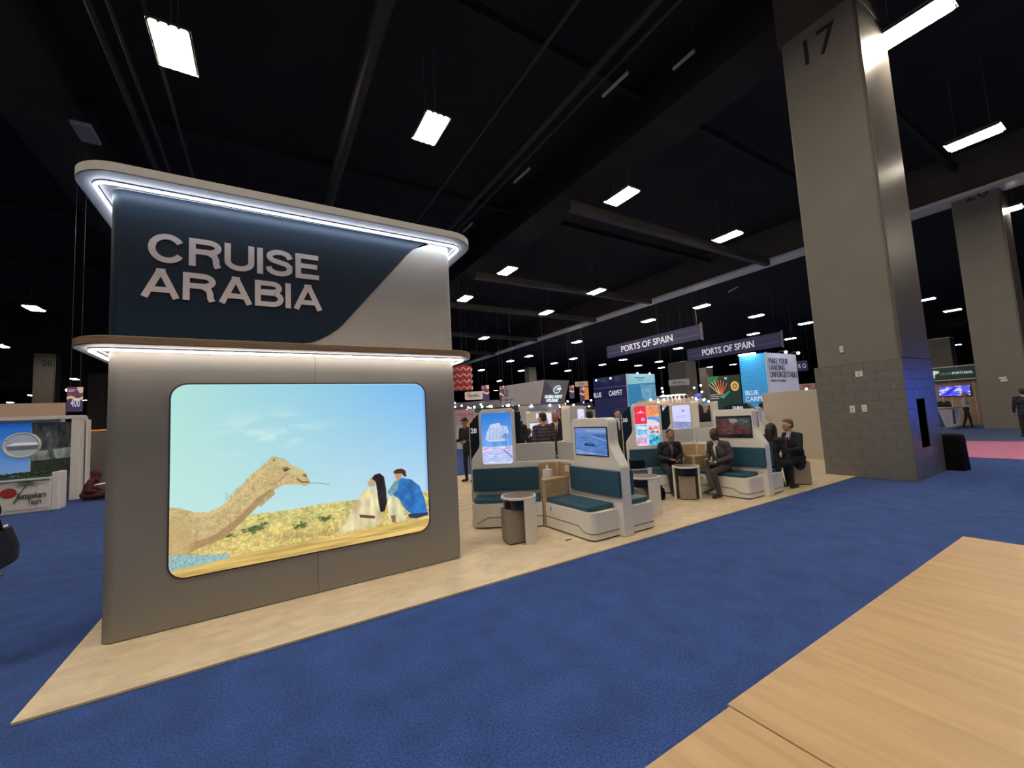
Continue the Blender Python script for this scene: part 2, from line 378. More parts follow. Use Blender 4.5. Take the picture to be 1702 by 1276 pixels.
for x, r, z in ((-3.3, .09, 11.3), (-2.9, .05, 11.2), (-2.2, .045, 11.0), (2.5, .22, 11.8), (6.4, .06, 11.5), (8.2, .12, 11.6), (8.6, .05, 11.5)):
    tag(MB().tube([(x, -12, z), (x+.1, 148, z)], r, 10).obj('ceiling_pipe', M['pipe'], smooth=True), {(-3.3): 'thick dark pipe running along the ceiling at far left', (-2.9): 'thin conduit beside the thick pipe on the left ceiling', (-2.2): 'thin conduit passing near the largest lamp', 2.5: 'fat dark duct running along the black ceiling centre', 6.4: 'slim conduit between the duct and the column girder', 8.2: 'medium dark pipe left of the column girder', 8.6: 'slim conduit alongside the medium dark pipe'}[x], 'pipe', 'ceiling pipes')['kind'] = 'structure'
# white gear hung from the black ceiling (short bars seen edge on)
for i, (a, b, lab) in enumerate([((8.363, 12.686, 10.8), (8.399, 11.681, 10.8), 'short pale bar hung from the ceiling above the canopy corner'),
                 ((8.408, 7.855, 10.8), (8.429, 6.913, 10.8), 'thin pale rail hung from the ceiling in mid-picture'),
                 ((9.455, 6.264, 10.8), (9.453, 5.63, 10.8), 'pale bar hung from the ceiling left of the grey column'),
                 ((8.301, 17.348, 10.8), (8.326, 16.389, 10.8), 'tiny pale bar just above the canopy tip'),
                 ((31.986, 18.148, 10.8), (31.3, 16.973, 10.8), 'small pale bar below the long girder')]):
    hb_ = thing('hanging_bar', lab, 'bar', a, 'pale bars under the ceiling'); MB().tube([a, b], (.05, .05), 6).obj('bar', M['trim'], hb_)
    for q_ in (a, b): MB().tube([q_, (q_[0], q_[1], 13.02)], .006, 4).obj('suspension_wire', M['wire'], hb_)
MB_sp = MB(); p = Vector((-4.429, 15.891, 10.6)); MB_sp.box(p.x-.22, p.x+.22, p.y-.45, p.y+.45, p.z, p.z+.12)
tag(MB_sp.obj('ceiling_vent', M['trim'], bevel=.02), 'small grey panel under the ceiling above the left canopy end', 'panel')

def high_bay(x, y):
    t = thing('high_bay_light', 'x', 'ceiling light', (x, y, 10.3), 'high-bay fluorescent lights under the ceiling')
    L, W = .62, .34
    h = MB(); h.add([(-W-.04, -L-.04, .02), (W+.04, -L-.04, .02), (W+.04, L+.04, .02), (-W-.04, L+.04, .02), (-W+.05, -L+.05, .16), (W-.05, -L+.05, .16), (W-.05, L-.05, .16), (-W+.05, L-.05, .16)],
                    [(4, 5, 6, 7), (0, 1, 5, 4), (1, 2, 6, 5), (2, 3, 7, 6), (3, 0, 4, 7)])
    h.obj('housing', M['housing'], t, local=True)
    r = MB()
    for k in range(4):
        c = -W+W*.25+k*W*.5
        r.add([(c-W*.25, -L, .0), (c-W*.12, -L, .07), (c+W*.12, -L, .07), (c+W*.25, -L, .0), (c-W*.25, L, .0), (c-W*.12, L, .07), (c+W*.12, L, .07), (c+W*.25, L, .0)],
              [(0, 1, 5, 4), (1, 2, 6, 5), (2, 3, 7, 6)])
    r.obj('reflector', M['reflector'], t, local=True)
    for k in range(4):
        c = -W+W*.25+k*W*.5
        b = MB(); b.box(c-.05, c+.05, -L+.03, L-.03, -.03, .03); b.obj('tube', M['lamp'], t, local=True)
    MB().tube([(0, -.4, .16), (0, -.4, 2.72)], .006, 4).obj('hanger', M['housing'], t, local=True)
    MB().tube([(0, .4, .16), (0, .4, 2.72)], .006, 4).obj('hanger', M['housing'], t, local=True)
    return t
LL = {0: 'largest ceiling light, four glowing tubes, above the left of the booth', 1: 'ceiling light with glowing tubes above the middle of the booth canopy', 2: 'large ceiling light between the canopy and the column, near a joist',
      3: 'ceiling light just left of the tall grey column', 4: 'ceiling light right of the canopy corner near the second joist', 5: 'ceiling light close above the canopy right tip', 6: 'ceiling light in front of the long girder',
      7: 'smaller ceiling light below the girder shade, near the booth ledge', 8: 'lone ceiling light left of the booth above the left aisle', 9: 'long bright ceiling light at the right beside the long girder',
      10: 'big bright ceiling light partly hidden by the tall grey column', 38: 'small ceiling light just right of the booth wall under the girder'}
LL.update({11: 'small ceiling light right of the numbered column, uppermost there', 12: 'small ceiling light right of the numbered column, second there', 13: 'tiny ceiling light above the green stand header', 14: 'tiny ceiling light beside the numbered column above its blocks', 15: 'ceiling light above the higher PORTS OF SPAIN banner middle', 16: 'ceiling light above the higher PORTS OF SPAIN banner right end', 17: 'ceiling light between the girder and the lower PORTS OF SPAIN banner', 18: 'ceiling light nearest the left side of the numbered column', 19: 'ceiling light just above the lower PORTS OF SPAIN banner right half', 20: 'ceiling light right of the lower PORTS OF SPAIN banner', 21: 'ceiling light just below the higher PORTS OF SPAIN banner right end', 22: 'ceiling light left of the higher PORTS OF SPAIN banner', 23: 'small ceiling light below the higher PORTS OF SPAIN banner left end', 24: 'small ceiling light above the dark blue BLUE CARPET stand', 25: 'small ceiling light above the pale blue map stand, left one', 26: 'small ceiling light above the pale blue map stand, upper right', 27: 'small ceiling light above the pale blue map stand, lower right', 28: 'small ceiling light above the lit grey sign, upper one', 29: 'small ceiling light above the lilac sign, beside the distant column top', 30: 'small ceiling light between lit grey sign and dark blue stand', 31: 'small ceiling light above the lilac sign left of the distant column', 32: 'small ceiling light halfway between red banner and distant column', 33: 'small ceiling light above the red wavy banner', 34: 'small ceiling light touching the distant column above the lilac sign', 35: 'small ceiling light over the wide grey pier, left one', 36: 'small ceiling light over the wide grey pier, right one', 37: 'small ceiling light under the lower banner above the green poster', 39: 'lowest tiny ceiling light near the lilac sign', 40: 'tiny ceiling light above the white oval sign', 41: 'ceiling light cut by the left border of the picture', 42: 'tiny ceiling light right of column 08', 43: 'tiny ceiling light at far left below column 08 middle', 44: 'tiny ceiling light left of column 08 foot', 45: 'tiny ceiling light between column 08 and booth, upper', 46: 'tiny ceiling light nearest the booth wall left edge', 47: 'ceiling light at the right border, behind column 26'})
hb = None
for i, (x, y) in enumerate(LIGHTS+NEAR_UNSEEN):
    if hb is None: o = hb = high_bay(x, y)
    else: o = dup(hb, x-hb.location.x, y-hb.location.y)
    o['label'] = LL.get(i, 'small distant ceiling light in the far half of the hall' if i < len(LIGHTS) else 'ceiling light outside the picture')

# ---------------------------------------------------------------- numbered grey columns
def column(nm, label, x0, x1, y0, y1, ztop, number=None, blocks=False, cap=True):
    t = MB(); t.box(x0, x1, y0, y1, 2.45 if blocks else 0, 10.45)
    col = struct(nm, t, M['column'], label=label, bevel=.05, segs=3)
    return col
c17 = thing('pillar_column', 'nearest tall grey concrete column numbered 17', None, (11.95, 3.62, 0)); del c17['label']; c17['kind'] = 'structure'; c17['label'] = 'nearest tall grey concrete column numbered 17'
MB().prism(rrect(11.02, 12.9, 2.9, 4.36, .07, 3), (0, 0, 2.46), X3, Y3, (0, 0, 8.04)).obj('shaft', [M['column']], c17)
MB().box(11.09, 12.84, 2.88, 2.93, 2.5, 10.48).obj('side_skin', M['column_gloss'], c17)
kids(c17, 'side_skin')[0]['label'] = 'glossy painted side of the column'
MB().box(10.97, 12.95, 2.85, 4.41, 10.5, 12.9).obj('capital', M['joist'], c17, bevel=.03)
for s, a, b in (('1', 3.93, 3.66), ('7', 3.56, 3.14)):
    pass
text('number', '17', (11.012, 3.88, 9.62), (0, -1, 0), Z3, .62, .62, M['ink'], c17, bold=0, depth=.01)
MB().box(11.004, 12.896, 2.885, 4.415, 0, 2.455).obj('mortar_core', M['block'], c17)
bw, bh = .4, .2
blk = {}
def block(kind, x0, x1, y0, y1, z0, m):
    key = (kind, round(x1-x0, 3), round(y1-y0, 3))
    if key not in blk:
        b = MB(); b.box(0, x1-x0, 0, y1-y0, 0, bh-.0015+.004); blk[key] = b.obj('block', m, c17, local=True, bevel=.004); blk[key].location = (x0-11.95, y0-3.62, z0)
    else:
        o = blk[key].copy(); C.objects.link(o); o.location = (x0-11.95, y0-3.62, z0)
for r in range(12):
    z = .003+r*(2.45/12); off = (r % 2)*.2
    y = 2.9; first = True
    while y < 4.42-.02:
        y1 = min(y+(bw-off if first else bw), 4.42); first = False
        if y1-y > .05: block('f', 11.0, 11.04, y+.001, y1-.002, z, M['block'])
        y = y1
    x = 11.0; first = True
    while x < 12.9-.02:
        x1 = min(x+(bw-off if first else bw), 12.9); first = False
        z_in = .5 < z < 1.62
        for (a, b) in ([(x, x1)] if not z_in else [(x, min(x1, 11.55)), (max(x, 12.08), x1)]):
            if b-a > .05: block('s', a+.0015, b-.003, 2.875, 2.93, z, M['block_gloss'])
        x = x1
MB().box(11.56, 12.07, 2.885, 2.93, .54, 1.62).obj('vent_slot', M['ink'], c17)
for (a, z0, z1, wd) in ((3.843, 2.74, 2.88, .07), (3.588, 2.17, 2.29, .13), (3.777, 1.40, 1.55, .09), (3.566, 1.41, 1.56, .09)):
    p = MB(); p.box(10.985, 11.02, a-wd/2, a+wd/2, z0, z1); o = p.obj('outlet_plate', M['plastic'], c17, bevel=.004)
    for dz in (.3, .62): MB().box(10.98, 10.99, a-.015, a+.015, z0+(z1-z0)*dz-.004, z0+(z1-z0)*dz+.008).obj('socket', M['ink'], o, local=False)
c26 = thing('pillar_column', 'tall grey column numbered 26 beyond the aisle', None, (29.5, 4.2, 0)); c26['kind'] = 'structure'
MB().prism(rrect(28.5, 30.4, 3.45, 4.95, .07, 3), (0, 0, 0), X3, Y3, (0, 0, 11.05)).obj('shaft', M['column'], c26)
MB().box(28.56, 30.33, 3.43, 3.455, .02, 11).obj('side_skin', M['column_gloss'], c26)
text('number', '26', (28.48, 4.483, 10.675), (0, -1, 0), Z3, .75, .62, M['ink'], c26, depth=.01)
for dz in (0, .12): MB().box(28.46, 28.51, 4.0+dz*.3, 4.22+dz*.3, 2.1+dz, 2.2+dz).obj('outlet_plate', M['plastic'], c26, bevel=.01)
c08 = thing('pillar_column', 'distant grey column numbered 08 behind the left stand', None, (-18.6, 59, 0)); c08['kind'] = 'structure'
MB().prism(rrect(-19.6, -18.1, 58.8, 60.3, .07, 3), (0, 0, 0), X3, Y3, (0, 0, 10.6)).obj('shaft', M['column'], c08)
MB().box(-18.1, -18.06, 58.87, 60.2, 0, 10.5).obj('side_skin', M['column_gloss'], c08)
text('number', '08', (-18.98, 58.76, 9.3), X3, Z3, .72, .62, M['ink'], c08, depth=.01)
for (lab, x0, x1, y0, y1, zt) in (('distant grey column above the lilac hanging sign', 40.094, 41.694, 59.604, 61.004, 10.4),
                              ('wide distant grey pier behind the stem lights', 49.239, 51.639, 34.877, 37.677, 8.1),
                              ('distant grey pier left of the dark green poster', 54.849, 56.449, 35.509, 36.709, 7.4),
                              ('pale distant column seen above the green stand header', 50.692, 52.192, 9.989, 11.589, 6.6),
                              ('distant grey column half hidden by the booth wall left edge', -18.103, -16.603, 67.878, 69.378, 9.7)):
    struct('pillar_column', MB().box(x0, x1, y0, y1, 0, zt), M['column'], label=lab, bevel=.05)

# ================================================================ the beige booth tower
tw = thing('booth_tower', 'tall taupe booth wall with navy header, lit canopy and glowing desert picture', 'booth', (.455, 5.35, 0))
X0, X1, YF, YB = -1.16, 2.07, 4.75, 5.95
MB().prism(rrect(X0+.004, X1-.004, YF+.02, YB, .08, 8), (0, 0, .022), X3, Y3, (0, 0, 3.9)).obj('wall_core', M['tower'], tw)
# lower cladding: two sheets wrapped round the front corners with a fine joint between them
def wrapL(z0, z1, xe, depth=.004, r=.09, y_end=5.4, x0=X0):
    pts = []
    for k in range(9):
        t = PI+.5*PI*k/8; pts.append((x0+r+r*math.cos(t), YF+r+r*math.sin(t)))
    return pts
sheetL = [(X0, YB)]+wrapL(0, 0, 0)+[(.462, YF), (.462, YF+.10), (X0+.10, YF+.10), (X0+.10, YB)]
MB().prism(sheetL, (0, 0, .03), X3, Y3, (0, 0, 2.46)).obj('cladding_sheet', M['tower'], tw)
sheetR = [(.466, YF)]+[(X1-.09+.09*math.cos(-PI/2+PI/2*k/8), YF+.09+.09*math.sin(-PI/2+PI/2*k/8)) for k in range(9)]+[(X1, YB), (X1-.1, YB), (X1-.1, YF+.1), (.466, YF+.1)]
MB().prism(sheetR, (0, 0, .03), X3, Y3, (0, 0, 2.46)).obj('cladding_sheet', M['tower'], tw)
up_sheet = [(X0+.002, YB-.01)]+[(x+.002, y+.002) for x, y in wrapL(0, 0, 0)]+[(X1-.09+.09*math.cos(-PI/2+PI/2*k/8), YF+.09+.09*math.sin(-PI/2+PI/2*k/8)) for k in range(9)]+[(X1, YB-.01)]
MB().prism(up_sheet, (0, 0, 2.5), X3, Y3, (0, 0, 1.44)).obj('upper_cladding', M['tower_up'], tw)
# navy graphic: front face with its sloping S edge, and the piece wrapped round the left corner
nv = [(X0+.09, 2.56), (.30, 2.545)]
for a in (((0.36, 2.593), (0.431, 2.605), (0.515, 2.641), (0.602, 2.695), (0.69, 2.761), (0.755, 2.829), (1.478, 3.721), (1.532, 3.78), (1.596, 3.842), (1.671, 3.893), (1.752, 3.933))): nv.append(a)
nv += [(1.78, 3.925), (X0+.09, 3.925)]
MB().prism(nv, (0, YF, 0), X3, Z3, (0, -.004, 0)).obj('navy_graphic', M['navy'], tw, )
wr = [(x, y) for x, y in wrapL(0, 0, 0, r=.094, x0=X0-.004)][:]; 
ring = [(X0-.004, 5.5)]+[(X0-.004+.094+.094*math.cos(PI+.5*PI*k/8), YF-.004+.094+.094*math.sin(PI+.5*PI*k/8)) for k in range(9)]
ring += [(x+.004, y+.004) for x, y in ring[::-1]]
MB().prism(ring, (0, 0, 2.56), X3, Y3, (0, 0, 1.365)).obj('navy_wrap', M['navy'], tw)
# ledge and canopy with light coves underneath
def shelf(x0, x1, y0, z0, z1, name, mtop, msof, r):
    o = MB().prism(rrect(x0, x1, y0, YB+.3, r, 14, (1, 1, 0, 0)), (0, 0, z0+.006), X3, Y3, (0, 0, z1-z0-.006)).obj(name, mtop, tw)
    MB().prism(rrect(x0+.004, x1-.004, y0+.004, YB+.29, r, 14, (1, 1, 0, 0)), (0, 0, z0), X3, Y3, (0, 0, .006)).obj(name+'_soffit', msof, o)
    return o
shelf(-1.37, 2.28, 4.47, 2.470, 2.535, 'ledge', M['ledge_wood'], M['soffit'], .34)
MB().prism(rrect(-1.36, 2.27, 4.48, YB+.3, .33, 14, (1, 1, 0, 0)), (0, 0, 2.535), X3, Y3, (0, 0, .006)).obj('ledge_top', M['canopy'], tw)
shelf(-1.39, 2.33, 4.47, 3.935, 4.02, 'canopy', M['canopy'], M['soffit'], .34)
def cove(z, name, m, g=.10, y1=5.8):
    r = .12; a = [(X0-g, y1)]+[(X0-g+r+r*math.cos(PI+.5*PI*k/8), YF-g+r+r*math.sin(PI+.5*PI*k/8)) for k in range(9)]
    a += [(X1+g-r+r*math.cos(-PI/2+PI/2*k/8), YF-g+r+r*math.sin(-PI/2+PI/2*k/8)) for k in range(9)]+[(X1+g, y1)]
    MB().tube([(x, y, z) for x, y in a], .013, 8).obj(name, m, tw, smooth=True)
    MB().tube([(x, y+.0, z+.016) for x, y in a], .018, 6).obj(name+'_channel', M['trim'], tw, smooth=True)
cove(3.915, 'led_strip', M['led']); cove(2.452, 'led_strip', M['led_low'])
# -- lettering, drawn as strokes of constant weight
def strokes(name, paths, o, wd, hgt, weight, m, parent, label=None):
    """paths of (x,y) in units of letter height; ribbons of width weight; o world lower left"""
    me = MB()
    for pi, (path, closed) in enumerate(paths):
        path = [p for i_, p in enumerate(path) if i_ == 0 or math.hypot(p[0]-path[i_-1][0], p[1]-path[i_-1][1]) > 1e-4]; n = len(path); L = []; R_ = []
        for i in range(n):
            p = Vector(path[i]+(0,)); a = Vector(path[(i-1) % n]+(0,)) if (closed or i > 0) else None; b = Vector(path[(i+1) % n]+(0,)) if (closed or i < n-1) else None
            d1 = (p-a).normalized() if a is not None else None; d2 = (b-p).normalized() if b is not None else None
            d1 = d1 or d2; d2 = d2 or d1; t = (d1+d2).normalized(); nn = Vector((-t.y, t.x, 0)); k = 1/max(.4, nn.dot(Vector((-d1.y, d1.x, 0))))
            L.append(p+nn*weight/2*k); R_.append(p-nn*weight/2*k)
        m_ = n if closed else n-1
        base = len(me.v)
        for q in range(n):
            for s_ in (L[q], R_[q]):
                for y in (YF-.005, YF-.016-.0007*pi): me.v.append((o[0]+s_.x*hgt, y, o[1]+s_.y*hgt))
        for q in range(m_):
            a = base+q*4; b = base+((q+1) % n)*4
            me.f += [(a+1, a+3, b+3, b+1), (a, b, b+2, a+2), (a, a+1, b+1, b), (a+2, b+2, b+3, a+3)]
        if not closed: me.f += [(base, base+2, base+3, base+1), (base+m_*4, base+m_*4+1, base+m_*4+3, base+m_*4+2)]
    return me.obj(name, m, parent)
def arc(cx, cy, rx, ry, a0, a1, n=14): return [(cx+rx*math.cos(math.radians(a0+(a1-a0)*k/n)), cy+ry*math.sin(math.radians(a0+(a1-a0)*k/n))) for k in range(n+1)]
W = .19; h = W/2
GL = {
 'C': (.92, [(arc(.46, .5, .46-h, .5-h+.01, 32, 328, 26), 0)]),
 'R': (.86, [([(h, 0), (h, 1)], 0), ([(h, 1-h), (.50, 1-h)]+arc(.50, .72, .26, .28-h, 90, -90, 12)+[(.50, .44+h-.0), (h, .44+h)], 0), ([(.50, .44+h), (.66, .42), (.70, .30), (.71, .12), (.76, .0)], 0)]),
 'U': (.84, [([(h, 1), (h, .34)]+arc(.42, .34, .42-h, .34-h, 180, 360, 14)+[(.84-h, 1)], 0)]),
 'I': (.20, [([(.10, 0), (.10, 1)], 0)]),
 'S': (.84, [([(.74, .70)]+arc(.42, .735, .30, .19, 10, 180, 10)[1:]+[(.14, .66), (.22, .585), (.42, .53), (.62, .475), (.72, .38)]+arc(.42, .27, .31, .19, 0, -170, 10)[1:]+[(.095, .32)], 0)]),
 'E': (.76, [([(h, 0), (h, 1)], 0), ([(h, 1-h), (.74, 1-h)], 0), ([(h, .52), (.70, .52)], 0), ([(h, h), (.76, h)], 0)]),
 'A': (.94, [([(.09, 0), (.47, 1)], 0), ([(.85, 0), (.47, 1)], 0), ([(.22, .29), (.72, .29)], 0), ([(.36, .93), (.58, .93)], 0)]),
 'B': (.84, [([(h, 0), (h, 1)], 0), ([(h, 1-h), (.50, 1-h)]+arc(.50, .74, .22, .26-h, 90, -90, 10)+[(h, .48+h-.01)], 0), ([(h, .53), (.52, .53)]+arc(.52, .315, .25, .315-h, 90, -90, 12)+[(h, h)], 0)]),
}
def word(s, x0, x1, z0, hgt):
    tot = sum(GL[c][0] for c in s)+.055*(len(s)-1)
    k = (x1-x0)/tot; x = x0
    for c in s:
        wd, P = GL[c]
        P2 = [([(px*k/hgt, py) for px, py in p], cl) for p, cl in P]
        strokes('letter', P2, (x, z0), wd, hgt, W, M['letter'], tw)
        x += (wd+.055)*k
word('CRUISE', -.90, .515, 3.29, .27)
word('ARABIA', -.945, .545, 2.955, .265)

# -- the glowing desert picture
pc = Pic(1100, 796)
pc.grad((176, 226, 219), (120, 184, 240), (200, 236, 228), (206, 232, 240))
U, V = pc.U, pc.V
cl = pc.noise(9, 22, 3, 4)
m = np.clip((cl-.5)*5, 0, 1)*np.exp(-((U-.33)/.17)**2-((V-.73)/.11)**2); pc.mix(m*.55, (225, 242, 240))
m = np.clip((cl-.45)*5, 0, 1)*np.exp(-((U-.62)/.1)**2-((V-.47)/.04)**2); pc.mix(m*.4, (215, 235, 235))
pc.mix(np.clip((U-.985)*60, 0, 1)*.4, (60, 120, 220)); pc.mix(np.clip((V-.99)*80, 0, 1)*.5, (200, 240, 250))
gnz = pc.noise(60, 60, 5, 3); fine = pc.noise(220, 160, 8, 2); streak = pc.noise(6, 90, 9, 3)
pc.line(((0.174, 0.364), (0.175, 0.404)), .008, (165, 205, 215), .8)
# far dunes
pc.poly(((-0.008, 0.299), (0.157, 0.259), (0.258, 0.27), (0.403, 0.266), (0.534, 0.274), (0.662, 0.268), (0.831, 0.244), (0.965, 0.257), (1.035, 0.258), (1.025, -0.098), (-0.005, -0.063)), (216, 204, 128), .62+.34*gnz+.36*fine)
hz = ((0.258, 0.27), (0.662, 0.268))
for k in range(260):
    u = .28+.72*rng.random(); v = hz[0][1]+(hz[1][1]-hz[0][1])*(u-hz[0][0])/(hz[1][0]-hz[0][0])-.012-rng.random()**1.3*.17
    if v > .1: pc.ell(u, v, .004+.009*rng.random(), .002+.003*rng.random(), (120, 125, 70), .8, .6)
pc.poly(((-0.006, 0.104), (0.168, 0.176), (0.34, 0.187), (0.533, 0.169), (0.66, 0.159), (0.79, 0.182), (1.032, 0.152), (1.025, -0.098), (-0.004, -0.104)), (220, 200, 122), .58+.42*gnz+.38*fine)
for pts, r1 in ((((0.269, 0.186), (0.184, 0.176), (0.527, 0.185), (0.434, 0.168), (0.304, 0.21)), .0),):
    for (u, v), (a, b) in zip(pts, ((.045, .022), (.02, .012), (.034, .018), (.026, .018), (.014, .01))):
        for k in range(26): pc.ell(u+rng.normal()*a*.45, v+rng.normal()*b*.45, a*.28, b*.32, (70+rng.random()*30, 88+rng.random()*26, 58), .6, .9)
g2 = ((0.34, 0.102), (0.352, 0.155), (0.588, 0.115), (0.601, 0.07), (0.453, 0.076))
for k in range(160):
    u = g2[0][0]+(g2[2][0]-g2[0][0])*rng.random(); v = g2[0][1]+(g2[3][1]-g2[0][1])*(u-g2[0][0])/(g2[3][0]-g2[0][0])-.005+rng.random()*.02
    pc.line([(u, v), (u+rng.normal()*.008, v+.02+.02*rng.random())], .0012, (165, 140, 90), .7)
pc.poly(((-0.006, 0.088), (0.058, 0.119), (0.19, 0.062), (0.304, 0.065), (0.453, 0.076), (0.587, 0.064), (0.749, 0.079), (0.868, 0.077), (1.03, 0.072), (1.015, -0.432), (-0.005, -0.063)), (216, 182, 104), .74+.46*streak)
# camel
cam_pts = ((-0.008, 0.367), (0.031, 0.354), (0.072, 0.325), (0.114, 0.316), (0.151, 0.332), (0.184, 0.366), (0.218, 0.424), (0.252, 0.483), (0.287, 0.52), (0.32, 0.552), (0.322, 0.573), (0.332, 0.583), (0.347, 0.574), (0.37, 0.565), (0.389, 0.544), (0.407, 0.514), (0.436, 0.496), (0.459, 0.464), (0.464, 0.438), (0.47, 0.414), (0.468, 0.398), (0.449, 0.393), (0.423, 0.406), (0.378, 0.414), (0.353, 0.402), (0.335, 0.388), (0.314, 0.371), (0.293, 0.33), (0.258, 0.281), (0.223, 0.234), (0.195, 0.196), (0.162, 0.164), (0.115, 0.137), (0.071, 0.128), (0.053, 0.108), (-0.006, 0.125))
cshade = .80+.28*fine+.16*gnz-.10
pc.poly(cam_pts, (218, 194, 138), cshade)
mk = pc.inside(cam_pts)
def inmix(pts, col, al, soft=None):
    pc.mix(pc.inside(pts)*mk*al, col)
inmix(((0.053, 0.108), (0.071, 0.128), (0.162, 0.164), (0.223, 0.234), (0.293, 0.33), (0.335, 0.388), (0.324, 0.4), (0.275, 0.352), (0.206, 0.256), (0.141, 0.192), (0.063, 0.169)), (150, 112, 72), .55)
inmix(((0.072, 0.325), (0.114, 0.316), (0.184, 0.366), (0.252, 0.483), (0.32, 0.552), (0.325, 0.529), (0.258, 0.44), (0.19, 0.338), (0.119, 0.286), (0.062, 0.3)), (222, 204, 150), .5)
inmix(((-0.008, 0.299), (0.037, 0.297), (0.07, 0.237), (0.074, 0.166), (0.063, 0.105), (-0.006, 0.125)), (196, 164, 110), .5)
inmix(((0.317, 0.477), (0.325, 0.515), (0.342, 0.541), (0.354, 0.471), (0.341, 0.416), (0.32, 0.429)), (196, 174, 120), .5)
inmix(((0.345, 0.57), (0.389, 0.544), (0.436, 0.496), (0.459, 0.462), (0.404, 0.463), (0.366, 0.508)), (214, 202, 150), .6)
pc.ell(*(0.38, 0.497), .012, .010, (60, 50, 40), .5, .9)
pc.line(((0.368, 0.508), (0.382, 0.511), (0.395, 0.498)), .004, (90, 75, 55), .8)
pc.line(((0.423, 0.438), (0.442, 0.415), (0.468, 0.413)), .005, (95, 75, 60), .8)
pc.line(((0.448, 0.458), (0.456, 0.449)), .006, (90, 72, 55), .8)
pc.ell(*(0.334, 0.557), .008, .022, (205, 185, 130), .4, .9); pc.ell(*(0.337, 0.559), .004, .012, (130, 105, 75), .5, .9)
pc.line(((0.322, 0.424), (0.341, 0.425), (0.366, 0.45), (0.385, 0.476)), .003, (160, 110, 80), .7)
for k in range(60):
    i = rng.random(); a = (0.184, 0.366); b = (0.32, 0.549); u = a[0]+(b[0]-a[0])*i; v = a[1]+(b[1]-a[1])*i
    pc.line([(u, v-.01), (u-.006, v+.016)], .0014, (190, 165, 105), .8)
for k in range(70):
    i = rng.random(); a = (0.281, 0.323); b = (0.335, 0.388); u = a[0]+(b[0]-a[0])*i; v = a[1]+(b[1]-a[1])*i
    pc.line([(u, v+.01), (u+.004, v-.022)], .0014, (180, 145, 95), .8)
pc.line(((0.47, 0.404), (0.508, 0.399), (0.549, 0.382)), .0018, (110, 130, 110), .9)
# rug under the camel
pc.poly(((-0.006, 0.125), (0.058, 0.11), (0.19, 0.078), (0.179, 0.057), (0.115, 0.05), (0.024, 0.045), (-0.005, 0.037)), (150, 185, 185), .8+.4*fine)
# woman
wsh = .78+.4*pc.noise(40, 12, 21, 2)
pc.poly(((0.575, 0.093), (0.602, 0.116), (0.639, 0.205), (0.673, 0.276), (0.689, 0.321), (0.715, 0.332), (0.753, 0.309), (0.767, 0.23), (0.764, 0.124), (0.741, 0.087), (0.674, 0.088), (0.609, 0.084), (0.584, 0.077)), (226, 214, 168), wsh)
pc.poly(((0.671, 0.175), (0.739, 0.151), (0.74, 0.134), (0.675, 0.155)), (110, 72, 55))
pc.poly(((0.639, 0.226), (0.669, 0.272), (0.676, 0.249), (0.646, 0.193)), (205, 175, 130))
pc.ell(*(0.733, 0.366), .017, .034, (205, 160, 125), .2)
pc.poly(((0.73, 0.388), (0.743, 0.41), (0.767, 0.415), (0.786, 0.39), (0.794, 0.312), (0.797, 0.224), (0.785, 0.17), (0.766, 0.166), (0.758, 0.232), (0.753, 0.309), (0.748, 0.364)), (38, 32, 36), .7+.6*pc.noise(70, 10, 31, 2))
pc.line(((0.713, 0.37), (0.716, 0.353), (0.72, 0.339)), .003, (190, 140, 110))
# man
pc.poly(((0.804, 0.114), (0.798, 0.224), (0.815, 0.264), (0.847, 0.263), (0.862, 0.188), (0.885, 0.095), (0.86, 0.09), (0.828, 0.095)), (222, 216, 176), wsh)
pc.poly(((0.8, 0.289), (0.833, 0.349), (0.866, 0.371), (0.916, 0.351), (0.957, 0.299), (0.981, 0.208), (0.995, 0.103), (0.927, 0.102), (0.882, 0.162), (0.855, 0.234), (0.823, 0.268)), (52, 118, 192), .72+.5*pc.noise(36, 24, 41, 3))
pc.poly(((0.8, 0.289), (0.833, 0.349), (0.858, 0.367), (0.848, 0.291), (0.815, 0.259)), (120, 165, 175), .8+.3*gnz)
pc.ell(*(0.854, 0.39), .018, .036, (200, 150, 115), .2)
pc.poly(((0.831, 0.416), (0.847, 0.43), (0.872, 0.429), (0.89, 0.412), (0.893, 0.372), (0.879, 0.379), (0.871, 0.398), (0.834, 0.402)), (70, 50, 40))
pc.poly(((0.894, 0.126), (0.996, 0.116), (0.995, 0.097), (0.935, 0.089), (0.901, 0.102)), (45, 60, 95))
pc.poly(((0.812, 0.134), (0.836, 0.134), (0.835, 0.09), (0.819, 0.091)), (150, 105, 80))
pc.blur(3); pc.a *= (.975+.05*rng.random((pc.h, pc.w)))[..., None]
M['desert'] = pc.mat('desert_print', 1.0)
fr = MB(); fo = rrect(-.72-.014, 1.655+.014, .44-.014, 2.16+.014, .135, 8); k = len(fo)
MB().prism(fo, (0, YF, 0), X3, Z3, (0, -.006, 0)).obj('lightbox_frame', M['groove'], tw)
panel('lightbox_picture', (-.72, YF-.012, .44), X3, Z3, 2.375, 1.72, M['desert'], tw, d=.006, r=.125)

